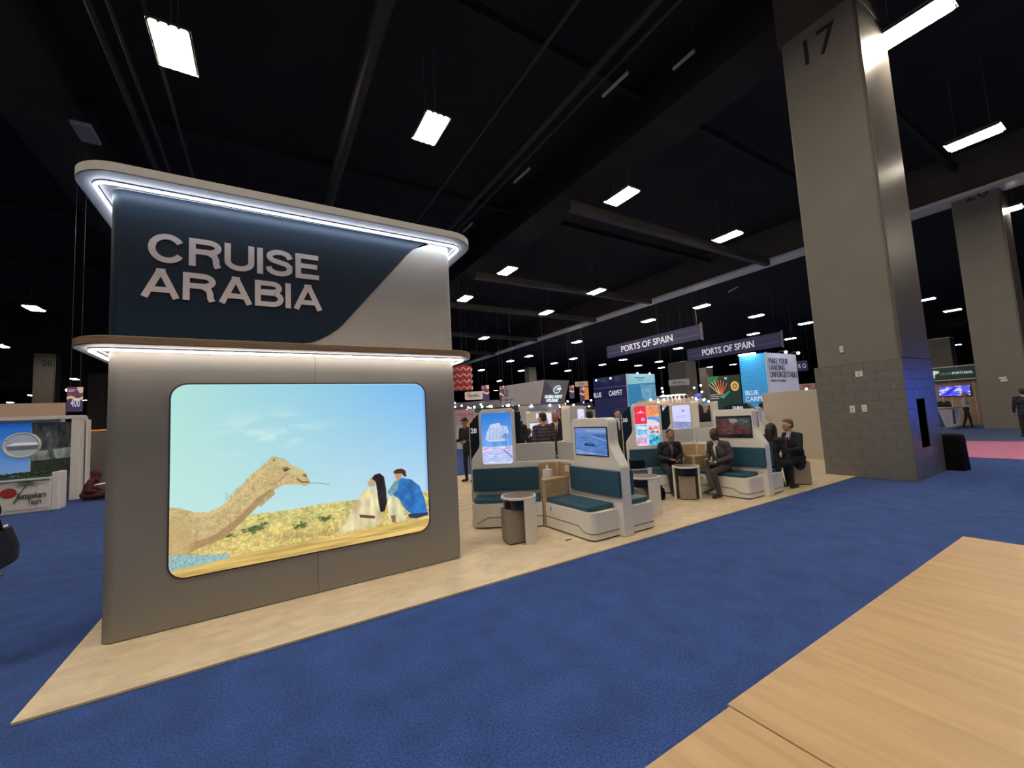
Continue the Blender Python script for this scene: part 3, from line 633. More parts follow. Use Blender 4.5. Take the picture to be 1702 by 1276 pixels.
# ================================================================ oak laminate tables in front of the camera
for nm, (x0, x1, y1, y0), lab in (('table', (1.263, 3.975, .852, -.45), 'larger pale oak table top filling the lower right corner'), ('table', (-.45, 1.257, .842, -.45), 'pale oak table top continuing left of the seam')):
    t = thing(nm, lab, 'table', ((x0+x1)/2, (y0+y1)/2, 0), 'oak tables pushed end to end')
    MB().box(x0, x1, y0, y1, .722, .75).obj('table_top', M['table'], t, bevel=.0025)
    MB().box(x0+.002, x1-.002, y1-.0015, y1+.0005, .724, .748).obj('edge_band', M['canopy'], t)
    for a in (x0+.08, x1-.08):
        for b in (y0+.08, y1-.08): MB().box(a-.025, a+.025, b-.025, b+.025, 0, .722).obj('leg', M['steel'], t, bevel=.004)
    MB().box(x0+.1, x1-.1, (y0+y1)/2-.015, (y0+y1)/2+.015, .65, .722).obj('apron', M['housing'], t)

# ================================================================ seating pods (three arms meeting at a hub)
# pictures on the portrait and landscape screens
def ship_pic():
    p = Pic(330, 560); p.grad((40, 120, 215), (50, 125, 220), (165, 205, 250), (170, 205, 250)); n = p.noise(6, 30, 51, 3)
    p.poly([(0, .42), (1, .44), (1, .34), (0, .34)], (110, 165, 240), .8+.4*n); p.poly([(0, .34), (1, .34), (1, 0), (0, 0)], (206, 214, 250), .8+.35*n)
    p.poly([(.12, .50), (.18, .63), (.24, .70), (.30, .78), (.62, .80), (.66, .74), (.86, .73), (.90, .62), (.86, .50), (.80, .44), (.2, .44)], (200, 215, 248), .82+.3*p.noise(30, 60, 52, 2))
    for k in range(7): p.line([(.2+.01*k, .48+.035*k), (.84, .485+.035*k)], .006, (110, 150, 215), .7)
    for k in range(5): p.line([(.26+.12*k, .46), (.28+.12*k, .74)], .004, (120, 155, 215), .5)
    p.poly([(.62, .50), (.78, .60), (.98, .52), (.98, .49)], (120, 150, 205)); p.line([(.80, .58), (.79, .30)], .008, (80, 110, 190)); p.line([(.95, .5), (.94, .30)], .006, (90, 120, 190))
    p.poly([(.02, .30), (.22, .34), (.24, .30), (.04, .27)], (230, 150, 190)); p.poly([(.62, .28), (.95, .34), (.97, .22), (.80, .20)], (200, 190, 235), .8+.4*n)
    for k in range(5): p.line([(.0, .22-.04*k), (1, .25-.045*k)], .010, (130, 150, 235), .5)
    p.line([(.72, .26), (.98, .12)], .012, (90, 90, 170), .7); p.line([(.6, .27), (.9, .30)], .008, (220, 120, 160), .7)
    return p.mat('ship_print', 1.0)
def red_pic():
    p = Pic(330, 560, (245, 225, 235)); n = p.noise(16, 20, 61, 3)
    p.poly([(0, 1), (.5, 1), (.5, .55), (0, .55)], (238, 50, 78)); p.poly([(.5, 1), (1, 1), (1, .72), (.5, .72)], (250, 170, 120), .75+.4*n)
    for k in range(4): p.line([(.5, .80+.045*k), (1, .83+.04*k)], .02, (245, 110, 70), .5)
    p.poly([(.5, .72), (1, .72), (1, .52), (.5, .52)], (90, 150, 235), .7+.6*n); p.poly([(.5, .66), (.8, .64), (1, .56), (1, .52), (.5, .52)], (225, 215, 235))
    p.poly([(0, .53), (.5, .53), (.5, .26), (0, .26)], (130, 200, 235), .7+.6*n); p.poly([(0, .46), (.1, .50), (.4, .49), (.5, .42), (.3, .40)], (225, 230, 245))
    p.poly([(.52, .5), (1, .5), (1, .28), (.52, .28)], (220, 190, 200), .7+.6*n)
    for u, v, c in ((.62, .42, (220, 60, 60)), (.86, .44, (235, 120, 60)), (.7, .34, (60, 120, 170)), (.9, .33, (210, 70, 90))): p.ell(u, v, .06, .035, c, .3)
    p.poly([(0, .26), (.5, .26), (.5, 0), (0, 0)], (240, 200, 235), .8+.35*n)
    for k in range(6): p.line([(.05+.07*k, .06), (.08+.06*k, .20)], .01, (90, 80, 140), .7)
    p.poly([(.5, .27), (1, .27), (1, 0), (.5, 0)], (90, 190, 215), .7+.6*n)
    for k in range(3): p.ell(.6+.13*k, .1+.04*k, .07, .05, (40, 110, 170), .4)
    p.ell(.33, .66, .075, .045, (240, 225, 245), .1); p.ell(.33, .66, .045, .027, (120, 120, 240), .1)
    p.poly([(.16, .84), (.36, .84), (.36, .855), (.16, .855)], (255, 235, 240)); p.poly([(.22, .86), (.26, .895), (.30, .86)], (255, 235, 240)); p.line([(.06, .825), (.46, .825)], .006, (255, 230, 240))
    p.line([(.5, 0), (.5, 1)], .006, (250, 240, 245), .8); p.line([(0, .54), (1, .54)], .006, (250, 240, 245), .8); p.line([(0, .275), (1, .275)], .006, (250, 240, 245), .8)
    return p.mat('collage_print', 1.0)
def car_pic():
    p = Pic(520, 320); p.grad((110, 145, 205), (120, 150, 205), (70, 115, 185), (75, 120, 190)); n = p.noise(5, 14, 71, 3)
    p.poly([(0, .8), (.5, .78), (1, .76), (1, 0), (0, 0)], (86, 128, 196), .8+.4*n); p.poly([(.5, .76), (1, .78), (1, .62), (.7, .68)], (66, 100, 170)); p.poly([(.42, .78), (1, .56), (1, .50), (.6, .62)], (110, 150, 215))
    p.poly([(.28, .36), (.36, .44), (.56, .44), (.66, .34), (.6, .32), (.3, .33)], (24, 42, 84)); p.poly([(.36, .38), (.40, .42), (.54, .42), (.58, .37)], (60, 110, 150)); p.ell(.14, .44, .02, .02, (30, 50, 110), .3)
    p.poly([(0, .18), (.5, .10), (1, .02), (1, 0), (0, 0)], (130, 165, 225), .8+.3*n); p.line([(0, .22), (.4, .14), (1, .05)], .012, (60, 95, 165), .8)
    p.poly([(.36, .95), (1, .93), (1, .84), (.36, .86)], (140, 165, 205), None)
    return p.mat('desert_film_screen', .9)
def dark_pic():
    p = Pic(520, 320); p.grad((28, 26, 26), (40, 46, 48), (70, 36, 36), (40, 30, 32)); n = p.noise(8, 10, 81, 3)
    p.poly([(0, .9), (1, .92), (1, .2), (0, .1)], (92, 50, 48), .5+.9*n); p.poly([(.38, .9), (.68, .9), (.66, .72), (.5, .66), (.42, .72)], (150, 148, 145), .6+.7*n); p.poly([(.6, .9), (1, .9), (1, .45), (.7, .5)], (70, 84, 86), .6+.6*n)
    p.line([(.72, .84), (.84, .76), (.92, .70)], .012, (170, 175, 170), .7); p.poly([(0, 1), (1, 1), (1, .93), (0, .91)], (16, 15, 15)); p.poly([(0, .1), (1, .12), (1, 0), (0, 0)], (16, 12, 12))
    return p.mat('maroon_film_screen', .8)
def light_pic(seed, a, b):
    p = Pic(200, 340); p.grad(a, a, b, b); n = p.noise(6, 20, seed, 3)
    p.poly([(0, .45), (1, .40), (1, .15), (0, .2)], tuple(int(c*.72) for c in b), .8+.5*n); p.ell(.6, .8, .08, .04, (90, 110, 180), .4)
    for k in range(4): p.line([(.1, .38-.05*k), (.9, .30-.05*k)], .012, (110, 130, 220), .6)
    p.line([(.1, .62), (.8, .62)], .006, (150, 140, 210), .8); p.line([(.2, .58), (.7, .58)], .006, (150, 140, 210), .8)
    return p.mat('pale_print_%d' % seed, 1.0)
M['ship'], M['collage'], M['car'], M['maroon'] = ship_pic(), red_pic(), car_pic(), dark_pic()
M['pale1'] = light_pic(91, (215, 215, 255), (200, 205, 250)); M['pale2'] = light_pic(92, (120, 150, 250), (70, 120, 225))
M['pale3'] = light_pic(93, (235, 225, 250), (215, 215, 245))

AN = math.radians(144.3)
def arm_frame(kind):
    if kind == 'nw': return Vector((3.863, 5.565, 0)), Vector((math.cos(AN), math.sin(AN), 0)), Vector((-math.sin(AN), math.cos(AN), 0))*-1  # n points behind the panel
    if kind == 'ne': return Vector((4.517, 5.565, 0)), Vector((-math.cos(AN), math.sin(AN), 0)), Vector((-math.sin(AN), -math.cos(AN), 0))*-1
Sm, Tm = None, None
def pod(name, label, screenL, screenR, number, ne_screen):
    t = thing(name, label, 'seating pod', (4.18, 5.6, 0), 'white three-armed seating pods')
    # --- south arm
    prof = [(5.42, .022), (4.03, .022), (4.03, .92), (4.04, .97), (4.17, 1.19), (4.195, 1.26), (4.20, 1.32)]
    prof += [(4.20+.07-.07*math.cos(a), 1.55+.07*math.sin(a)) for a in [k*PI/12 for k in range(7)]]+[(4.93+.06*math.sin(a), 1.56+.06*math.cos(a)) for a in [k*PI/12 for k in range(7)]]+[(4.99, .965), (5.42, .965)]
    s = MB().prism(prof, (4.10, 0, 0), Y3, Z3, (.18, 0, 0)).obj('arm_panel', M['white'], t, bevel=.012)
    MB().box(4.15, 4.23, 4.99, 5.46, .965, 1.262).obj('infill_panel', M['grey_panel'], t, bevel=.004)
    scr = MB().box(4.088, 4.10, 4.22, 4.92, 1.075, 1.495).obj('screen_bezel', M['gloss_dark'], t)
    panel('display', (4.086, 4.905, 1.09), (0, -1, 0), Z3, .67, .39, M[screenR], scr, d=.003)
    # benches either side of the south arm
    def bench(side):
        if side < 0:
            pl = rrect(3.63, 4.10, 4.12, 5.18, .09, 8, (1, 0, 0, 0)); xs = (3.63, 4.10)
        else:
            pl = rrect(4.28, 4.80, 4.08, 5.14, .09, 8, (0, 1, 0, 0))
        b = MB().prism(pl, (0, 0, .045), X3, Y3, (0, 0, .345)).obj('bench', M['white'], t)
        k = rrect(3.66, 4.10, 4.15, 5.16, .07, 6, (1, 0, 0, 0)) if side < 0 else rrect(4.28, 4.77, 4.11, 5.1, .07, 6, (0, 1, 0, 0))
        MB().prism(k, (0, 0, .022), X3, Y3, (0, 0, .03)).obj('plinth', M['groove'], b)
        cu = rrect(3.65, 4.09, 4.19, 5.15, .07, 6, (1, 0, 0, 0)) if side < 0 else rrect(4.29, 4.77, 4.15, 5.1, .07, 6, (0, 1, 0, 0))
        MB().prism(cu, (0, 0, .392), X3, Y3, (0, 0, .068)).obj('seat_cushion', M['teal'], t, bevel=.018, segs=3)
        bc = rrect(4.02, 5.05, .55, .90, .02, 3)
        MB().prism(bc, (4.10 if side < 0 else 4.28, 0, 0), Y3, Z3, (-.055 if side < 0 else .055, 0, 0)).obj('back_cushion', M['teal'], t, bevel=.014, segs=3)
        # inlaid dark line, stepping down towards the free end and round the corner
        g = MB(); f = 3.63 if side < 0 else 4.80; r = .09; y0 = 4.12 if side < 0 else 4.08
        pts = [(f, 5.17, .19), (f, 4.45, .19), (f, 4.40, .185), (f, 4.31, .128), (f, 4.26, .12), (f, y0+r, .12)]
        if side < 0: pts += [(3.63+r-r*math.cos(a), y0+r-r*math.sin(a), .12) for a in [k*PI/12 for k in range(1, 7)]]+[(4.10, y0, .12)]
        else: pts += [(4.80-r+r*math.cos(a), y0+r-r*math.sin(a), .12) for a in [k*PI/12 for k in range(1, 7)]]+[(4.285, y0, .12)]
        g.tube(pts, .0055, 6); g.obj('inlay_line', M['groove'], b)
    bench(-1); bench(1)
    MB().box(3.624, 3.632, 5.00, 5.05, .27, .36).obj('lock_plate', M['plastic'], t, bevel=.002)
    MB().box(3.620, 3.626, 5.015, 5.035, .31, .335).obj('keyhole', M['ink'], t)
    # --- angled arms
    for kind in ('nw', 'ne'):
        o, d, bk = arm_frame(kind)
        if kind == 'nw':
            bk = Vector((.5835, .812, 0)); s1 = 1.14; top0, top1 = .39, .99; zt = 1.85; j0 = -.29
        else:
            o = Vector((4.28, 5.395, 0)); bk = Vector((-.5835, .812, 0)); s1 = 1.75; top0, top1 = .39, 1.60; zt = 1.85; j0 = 0
        pr = [(j0, .022), (s1, .022), (s1, 1.0), (s1-.015, 1.05), (top1+.015, 1.22), (top1, 1.28), (top1, 1.74)]
        pr += [(top1-.10+.10*math.cos(a), zt-.10+.10*math.sin(a)) for a in [k*PI/12 for k in range(1, 7)]]+[(top0+.07-.07*math.sin(a), zt-.07+.07*math.cos(a)) for a in [k*PI/12 for k in range(0, 7)]]+[(top0, .965), (j0, .965)]
        MB().prism(pr, o, d, Z3, bk*.16).obj('arm_panel', M['white'], t, bevel=.012)
        MB().prism([(j0+.03, .965), (top0, .965), (top0, 1.255), (j0+.03, 1.255)], o+bk*.05, d, Z3, bk*.07).obj('infill_panel', M['grey_panel'], t, bevel=.004)
        if kind == 'nw':
            a0, z0, W_, H_, mm = .945, .945, .50, .84, M[screenL]
        else: a0, z0, W_, H_, mm = .95, .945, .50, .84, M[ne_screen]
        n = -bk
        if kind == 'nw': panel('display', o+d*a0+n*.008+Z3*z0, -d, Z3, W_, H_, mm, t, d=.007, r=.045)
        else: panel('display', o+d*a0+n*.008+Z3*z0, d, Z3, W_, H_, mm, t, d=.007, r=.045)
        # bench
        J = o-bk*.45; e0, e1 = (0, 1.09) if kind == 'nw' else (.25, 1.34)
        pl = [(e0, 0), (e1-.09, 0)]+[(e1-.09+.09*math.sin(a), .09-.09*math.cos(a)) for a in [k*PI/12 for k in range(1, 7)]]+[(e1, .45), (e0, .45)]
        b = MB().prism(pl, J+Z3*.045, d, bk, (0, 0, .345)).obj('bench', M['white'], t)
        MB().prism([(e0, .03), (e1-.08, .03), (e1-.03, .1), (e1-.03, .45), (e0, .45)], J+Z3*.022, d, bk, (0, 0, .03)).obj('plinth', M['groove'], b)
        MB().prism([(e0+.03, .02), (e1-.08, .02), (e1-.025, .09), (e1-.025, .44), (e0+.03, .44)], J+Z3*.392, d, bk, (0, 0, .068)).obj('seat_cushion', M['teal'], t, bevel=.018, segs=3)
        MB().prism(rrect(e0+.04, e1+.03, .52, .88, .02, 3), o-bk*.055, d, Z3, bk*.055).obj('back_cushion', M['teal'], t, bevel=.014, segs=3)
        pts = [J+d*e0+Z3*.19, J+d*(e0+.69)+Z3*.19, J+d*(e0+.84)+Z3*.185, J+d*(e0+.97)+Z3*.118, J+d*(e1-.09)+Z3*.11, J+d*e1+bk*.09+Z3*.11, J+d*e1+bk*.44+Z3*.11]
        MB().tube(pts, .0055, 6).obj('inlay_line', M['groove'], b)
        if kind == 'nw':   # navy number fin standing behind the panel, with a fine white edge
            bo = o+bk*.20; fp = [(.3, .022), (1.18, .022), (1.18, 1.62), (1.02, 1.79), (.3, 1.79)]
            f = MB().prism(fp, bo, d, Z3, bk*.03).obj('number_fin', M['navy'], t)
            MB().prism([(1.18, .022), (1.19, .022), (1.19, 1.62), (1.18, 1.62)], bo, d, Z3, bk*.03).obj('fin_edge', M['plastic'], f)
            if number: text('number', number, bo+d*1.165-bk*.004+Z3*1.46, -d, Z3, .105, .085, M['lettering'], f, bold=.02, depth=.003)
    # --- oak corner table in the angle, with a low splash back
    ct = MB().prism([(3.632, 5.145), (3.615, 5.20), (3.86, 5.545), (4.095, 5.385), (4.095, 5.145)][::-1], (0, 0, .022), X3, Y3, (0, 0, .70)).obj('corner_table', M['oak'], t, bevel=.003)
    MB().box(4.075, 4.098, 5.07, 5.37, .722, .93).obj('splash_back', M['oak'], t)
    o, d, bk = arm_frame('nw'); bk = Vector((.5835, .812, 0))
    MB().prism([(-.26, .722), (.03, .722), (.03, .93), (-.26, .93)], o-bk*.022, d, Z3, bk*.02).obj('splash_back', M['oak'], t)
    MB().box(4.066, 4.078, 5.09, 5.19, .80, .90).obj('socket_plate', M['plastic'], t, bevel=.003)
    return t
pA = pod('seating_pod', 'white seating pod marked 28 with cruise ship screen, nearest the booth wall', 'ship', 'car', '28', 'pale1')
pB = pod('seating_pod', 'white seating pod marked 30 with red collage screen, holding two seated men', 'collage', 'maroon', '30', 'pale3')
pB.location.x += 3.67
# further pods behind, same build
pC = dup(pA, 10.492-3.317, 7.676-5.955, 'white seating pod with pale blue-violet screens, behind the pod marked 30')
for c in kids(pC, 'display'): 
    pass
def recolour(p, mats):
    k = 0
    for c in p.children:
        if c.name.split('.')[0] == 'display' or c.name.split('.')[0] == 'screen_bezel':
            tgt = c if c.name.startswith('display') else (c.children[0] if c.children else None)
            if tgt is not None: tgt.data = tgt.data.copy(); tgt.data.materials[0] = M[mats[k % len(mats)]]; k += 1
recolour(pC, ['pale1', 'pale3', 'pale1'])
pD = dup(pA, 2.9, 5.6, 'white seating pod further back, seen between the ship screen and the film screen'); recolour(pD, ['pale3', 'pale1', 'pale3'])
pE = thing('screen_totem', 'slim white pod end with a small blue screen, right of the maroon film screen', 'screen', (13.082, 6.922)+(.022,))
def totem(t, p, wd, zt, zb, mm, u):
    u = Vector(u).normalized(); n = u.cross(Z3); p = Vector((p[0], p[1], 0))
    prof = [(-wd*.8, .022), (wd*1.3, .022), (wd*1.3, 1.0), (wd*.75, 1.25)]+[(wd*.75-.08+.08*math.cos(a), zt+.02+.08*math.sin(a)) for a in [k*PI/12 for k in range(7)]]+[(-wd*.75+.06-.06*math.sin(a), zt+.04+.06*math.cos(a)) for a in [k*PI/12 for k in range(7)]]
    MB().prism(prof, p, u, Z3, -n*.16).obj('end_panel', M['white'], t, bevel=.01)
    panel('display', p-u*wd/2+n*.008+Z3*zb, u, Z3, wd, zt-zb, mm, t, d=.007, r=.03)
totem(pE, (13.082, 6.922), .36, 1.442, 0.977, M['pale2'], (.9, -.45, 0))
pF = dup(pA, -1.6, 5.7, 'white seating pod behind the booth wall, its grey panels left of fin 28'); recolour(pF, ['pale1', 'pale3', 'pale1'])
pG = dup(pA, 6.2, 7.2, 'white seating pod with two small pale screens, in front of the blue wall'); recolour(pG, ['pale3', 'pale3', 'pale1'])
for p in (pC, pD, pF, pG):
    for c in kids(p, 'number_fin'):
        for g_ in kids(c, 'number'): bpy.data.objects.remove(g_)
# navy header with lettering on the pod behind the maroon screen
hd = thing('pod_header', 'navy tapered header reading DUBAI above the pod with maroon screen', 'sign', (10.057, 5.578, 1.526))
o = Vector((9.793, 6.029, 1.569)); e = Vector((9.7, 5.187, 1.594)); L_ = (e-o).length
uu = (Vector((e.x, e.y, 0))-Vector((o.x, o.y, 0))).normalized()
MB().prism([(0, 0), (L_, 0), (L_-.18, .17), (.1, .13)], o, uu, Z3, uu.cross(Z3)*-.12).obj('board', M['navy'], hd)
text('lettering', 'DUBAI', o+uu*.32+Z3*.035-uu.cross(Z3)*-.004, uu, Z3, .26, .065, M['lettering'], hd, bold=.02, depth=.004)
MB().tube([tuple(o+uu*.5+Z3*.02-uu.cross(Z3)*-.0+Vector((.03, .05, 0))), (o.x+uu.x*.5+.03, o.y+uu.y*.5+.05, .022)], .02, 8).obj('post', M['trim'], hd)

# ---------------------------------------------------------------- small round tables, open at one side, with a cube stool stored inside
def round_table(label, cx, cy, open_deg, half, R_=.238, H=.63):
    t = thing('side_table', label, 'table', (cx, cy, .022), 'round white side tables')
    t['label'] = label
    # curved shell
    a0 = math.radians(open_deg+half); a1 = math.radians(open_deg+360-half); n = 30; me = MB()
    ring = [(cx+R_*math.cos(a0+(a1-a0)*k/n), cy+R_*math.sin(a0+(a1-a0)*k/n)) for k in range(n+1)]
    ring += [(cx+(R_-.022)*math.cos(a1+(a0-a1)*k/n), cy+(R_-.022)*math.sin(a1+(a0-a1)*k/n)) for k in range(n+1)]
    me.prism(ring, (0, 0, .022), X3, Y3, (0, 0, H-.03-.022)).obj('shell', M['white'], t)
    rim = [(cx+(R_+.004)*math.cos(2*PI*k/48), cy+(R_+.004)*math.sin(2*PI*k/48)) for k in range(48)]
    MB().prism(rim, (0, 0, H-.03), X3, Y3, (0, 0, .03)).obj('top_rim', M['white'], t, bevel=.005)
    MB().cyl((cx, cy), R_-.022, H-.002, H+.0015, 48).obj('top_insert', M['table_in'], t)
    MB().cyl((cx, cy), R_-.0235, H-.15, H-.03, 40).obj('smoked_drawer', M['gloss_dark'], t)
    return t
def stool(label, cx, cy, rz, s=.30, h=.40, sx=None):
    t = thing('cube_stool', label, 'stool', (cx, cy, .022), 'taupe fabric cube stools', rz); sx = sx or s
    MB().box(-sx/2, sx/2, -s/2, s/2, .012, h).obj('upholstered_block', M['taupe_fabric'], t, local=True, bevel=.022, segs=3)
    MB().box(-sx/2+.02, sx/2-.02, -s/2+.02, s/2-.02, 0, .02).obj('base_board', M['groove'], t, local=True)
    return t
T1 = (2.98, 4.865); T2 = (5.30, 4.69); T3 = (6.71, 4.935)
round_table('round white side table with taupe top in front of the cruise ship screen', *T1, 178, 78)
stool('taupe cube stool pushed halfway into the table before the ship screen', 2.905, 4.87, math.radians(-8), s=.27, sx=.30, h=.45)
round_table('round white side table carrying a paper cup, right of pod 28', *T2, 168, 66)
stool('taupe cube stool under the table with the paper cup', T2[0]-.10, T2[1]+.03, math.radians(-12), s=.27, h=.45)
round_table('round white side table between the two seated men', *T3, 215.956, 64)
stool('taupe cube stool tucked fully inside the table between the two men', T3[0]-.01, T3[1]-.01, math.radians(36), s=.28, h=.44)
S4 = (9.44, 4.25); stool('taupe cube stool under the man in the dark suit at the column side', *S4, math.radians(25), s=.36, h=.44)
# paper cup
c = thing('paper_cup', 'small white paper cup on the round table right of pod 28', 'cup', (5.41, 4.66, .653))
m_ = MB(); m_.cyl((5.41, 4.66), .027, .653, .742, 24, .036); m_.obj('cup_body', M['paper'], c, smooth=False)
MB().tube([(5.41+.037*math.cos(a), 4.66+.037*math.sin(a), .743) for a in [k*PI/12 for k in range(24)]], .003, 6, closed=True).obj('rim', M['paper'], c)
MB().cyl((5.41, 4.66), .0345, .728, .731, 20).obj('coffee', M['groove'], c)
# tissue box with a raised tissue
tb = thing('tissue_box', 'white tissue box on the oak corner table of pod 28', 'tissue box', (3.88, 5.40, .722), rz=.5)
MB().box(-.062, .062, -.062, .062, 0, .118).obj('carton', M['paper'], tb, local=True, bevel=.003)
MB().add([(-.03, -.01, .118), (.03, -.012, .118), (.035, .012, .118), (-.028, .014, .118), (-.038, .005, .17), (-.005, -.006, .155), (.02, .004, .185), (.036, .01, .15), (.0, .012, .178)],
         [(0, 1, 7, 5), (0, 5, 4), (1, 2, 7), (2, 3, 8, 6), (6, 7, 2), (3, 4, 8), (4, 5, 8), (5, 7, 6), (5, 6, 8), (3, 0, 4)]).obj('tissue', M['paper'], tb, local=True, smooth=True)
o = MB().box(3.475-.045, 3.475+.045, 4.451-.012, 4.451+.012, .0225, .0275).obj('floor_tape', M['groove'])
tag(o, 'tiny brown strip lying on the pale floor before pod 28', 'strip')
# ---------------------------------------------------------------- end wall behind the man in the suit
ew = thing('partition', 'plain beige partition between the seated man and the grey column', 'partition', (13.6, 6.2, 0))
MB().box(13.55, 13.68, 5.35, 6.95, .022, 2.03).obj('wall_sheet', M['pbeige'], ew, bevel=.004)
MB().box(13.56, 14.6, 5.28, 5.36, .022, 2.03).obj('wall_sheet', M['pbeige'], ew, bevel=.004)
# black cloth covered bin beside the column
bn = thing('cloth_covered_bin', 'black cloth covered bin right of the numbered column', 'bin', (13.3, 2.86, 0))
n = 20; v_ = []; 
for z, s, wob in ((0, .29, .012), (.15, .285, .014), (.4, .275, .01), (.62, .27, .006), (.72, .262, .003), (.765, .235, 0), (.785, .15, 0)):
    for k in range(n*2):
        a = PI*k/n; q = abs(math.cos(a))**4+abs(math.sin(a))**4; r = s/q**.25*(1+wob/s*math.sin(7*a)*1.0); v_.append((13.3+r*math.cos(a), 2.86+r*math.sin(a)*.9, z+.0))
f_ = [(i*2*n+k, i*2*n+(k+1) % (2*n), (i+1)*2*n+(k+1) % (2*n), (i+1)*2*n+k) for i in range(6) for k in range(2*n)]+[tuple(6*2*n+k for k in range(2*n))]
finish('cloth_cover', v_, f_, M['bin'], bn, smooth=True)

# ================================================================ stands and signs further off
def hang(t, x, y, z, top=13.02, r=.006):
    MB().tube([(x, y, z), (x, y, top)], r, 4).obj('suspension_wire', M['wire'], t)
def xbanner(label, X, yl, yr, zt, zb, words):
    t = thing('hanging_banner', label, 'sign', (X, (yl+yr)/2, zb), 'indigo banners with the same words')
    MB().box(X, X+.12, yr, yl, zb, zt).obj('banner_board', M['sign_navy'], t)
    H = zt-zb; L_ = yl-yr
    for f in (.30, .36, .72):
        MB().box(X-.012, X, yr+L_*.02, yl-L_*.02, zb+H*f, zb+H*f+.018).obj('stripe', M['sign_line'], t)
    for f in (.245, .655): MB().box(X-.012, X, yl-L_*(f+.004), yl-L_*f, zb, zt).obj('stripe', M['sign_line'], t)
    MB().box(X-.03, X+.14, yr-.07, yr, zb-.1, zt+.1).obj('end_pole', M['trim'], t)
    text('lettering', words, (X-.03, yl-L_*.19, zb+H*.25), (0, -1, 0), Z3, L_*.56, H*.5, M['lettering'], t, bold=.01, depth=.02)
    hang(t, X+.05, yl-L_*.15, zt); hang(t, X+.05, yr+L_*.05, zt)
    return t
xbanner('indigo hanging banner reading PORTS OF SPAIN, higher one on the left', 28.05-2.1, 26.05, 16.93, 7.45, 6.42, 'PORTS OF SPAIN') 
xbanner('indigo hanging banner reading PORTS OF SPAIN, lower one on the right', 32.5, 22.72, 14.9, 6.90, 5.82, 'PORTS OF SPAIN')

def waves(pic, c0, c1_, n, amp, wd, freq):
    for k in range(n):
        y = (k+.5)/n; pts = [(u, y+amp*math.sin(2*PI*freq*u)) for u in np.linspace(0, 1, 41)]
        pic.line(pts, wd, c1_, .8)
def stand_box(label, cx, cy, X2, Y2, zt, mL, mR, lights=True):
    """tall square stand with its near corner at (cx,cy): left face on x=cx going to y=Y2, right face on y=cy going to x=X2"""
    t = thing('tall_stand', label, 'stand', ((cx+X2)/2, (cy+Y2)/2, 0))
    MB().box(cx+.03, X2, cy+.03, Y2, 0, zt).obj('carcass', M['pwhite'], t)
    panel('side_print', (cx, Y2, .05), (0, -1, 0), Z3, Y2-cy, zt-.05, mL, t, d=.03)
    panel('front_print', (cx, cy, .05), X3, Z3, X2-cx, zt-.05, mR, t, d=.03)
    MB().box(cx-.03, cx+.03, cy-.03, cy+.03, 0, zt+.03).obj('corner_post', M['plastic'], t)
    return t
def armspot(t, x, y, z, ux, uy, mm='bluelens', lit=None):
    s_ = MB(); s_.tube([(x, y, z), (x+ux*.25, y+uy*.25, z+.1), (x+ux*.5, y+uy*.5, z+.05)], .012, 6); o = s_.obj('spot_arm', M['trim'], t)
    MB().ball((x+ux*.5, y+uy*.5, z-.01), .085, 10, 6).obj('lamp_head', M[mm], o, smooth=True)
# dark blue box with BLUE CARPET and light map face
BX, BY = 29.2, 27.05
p = Pic(300, 300, (18, 26, 74)); p.grad((20, 24, 70), (20, 24, 70), (16, 22, 66), (16, 22, 66))
for r in range(20):
    for c in range(26): p.line([(c/26+.005, .03+r*.028), (c/26+.02, .036+r*.028), (c/26+.033, .03+r*.028)], .0035, (90, 96, 150), .9)
for x in (.03, .36, .69): p.line([(x, .80), (x, 1)], .004, (60, 70, 130), .8)
p.line([(0, .795), (1, .785)], .006, (110, 125, 190), .9)
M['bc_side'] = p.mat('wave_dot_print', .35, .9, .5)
p = Pic(300, 480, (52, 138, 190)); p.poly([(0, 1), (1, 1), (1, .84), (0, .80)], (150, 205, 225)); n = p.noise(8, 12, 102, 3)
p.poly([(.45, .80), (1, .80), (1, .35), (.75, .38), (.62, .5), (.5, .55)], (110, 170, 205), .8+.4*n)
p.poly([(.36, .40), (.45, .46), (.70, .45), (.72, .38), (.64, .27), (.52, .23), (.42, .28)], (24, 30, 58)); p.line([(.30, .93), (.62, .93)], .014, (40, 80, 130), .8); p.line([(.36, .90), (.46, .88), (.58, .90)], .008, (50, 90, 130), .8)
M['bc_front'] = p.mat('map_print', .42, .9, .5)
t = stand_box('dark blue stand with BLUE CARPET lettering and pale blue map side', BX, BY, 33.2, 31.6, 5.2, M['bc_side'], M['bc_front'])
text('lettering', 'BLUE', (29.16, 31.575, 3.231), (0, -1, 0), Z3, 1.1, .48, M['lettering'], t, bold=.01, depth=.02)
text('lettering', 'CARPET', (29.16, 29.406, 3.262), (0, -1, 0), Z3, 1.75, .5, M['lettering'], t, bold=.01, depth=.02)
for y in (30.6, 28.6): armspot(t, BX, y, 4.95, -1, 0)
for x in (30.2, 31.9): armspot(t, x, BY, 5.2, 0, -1)
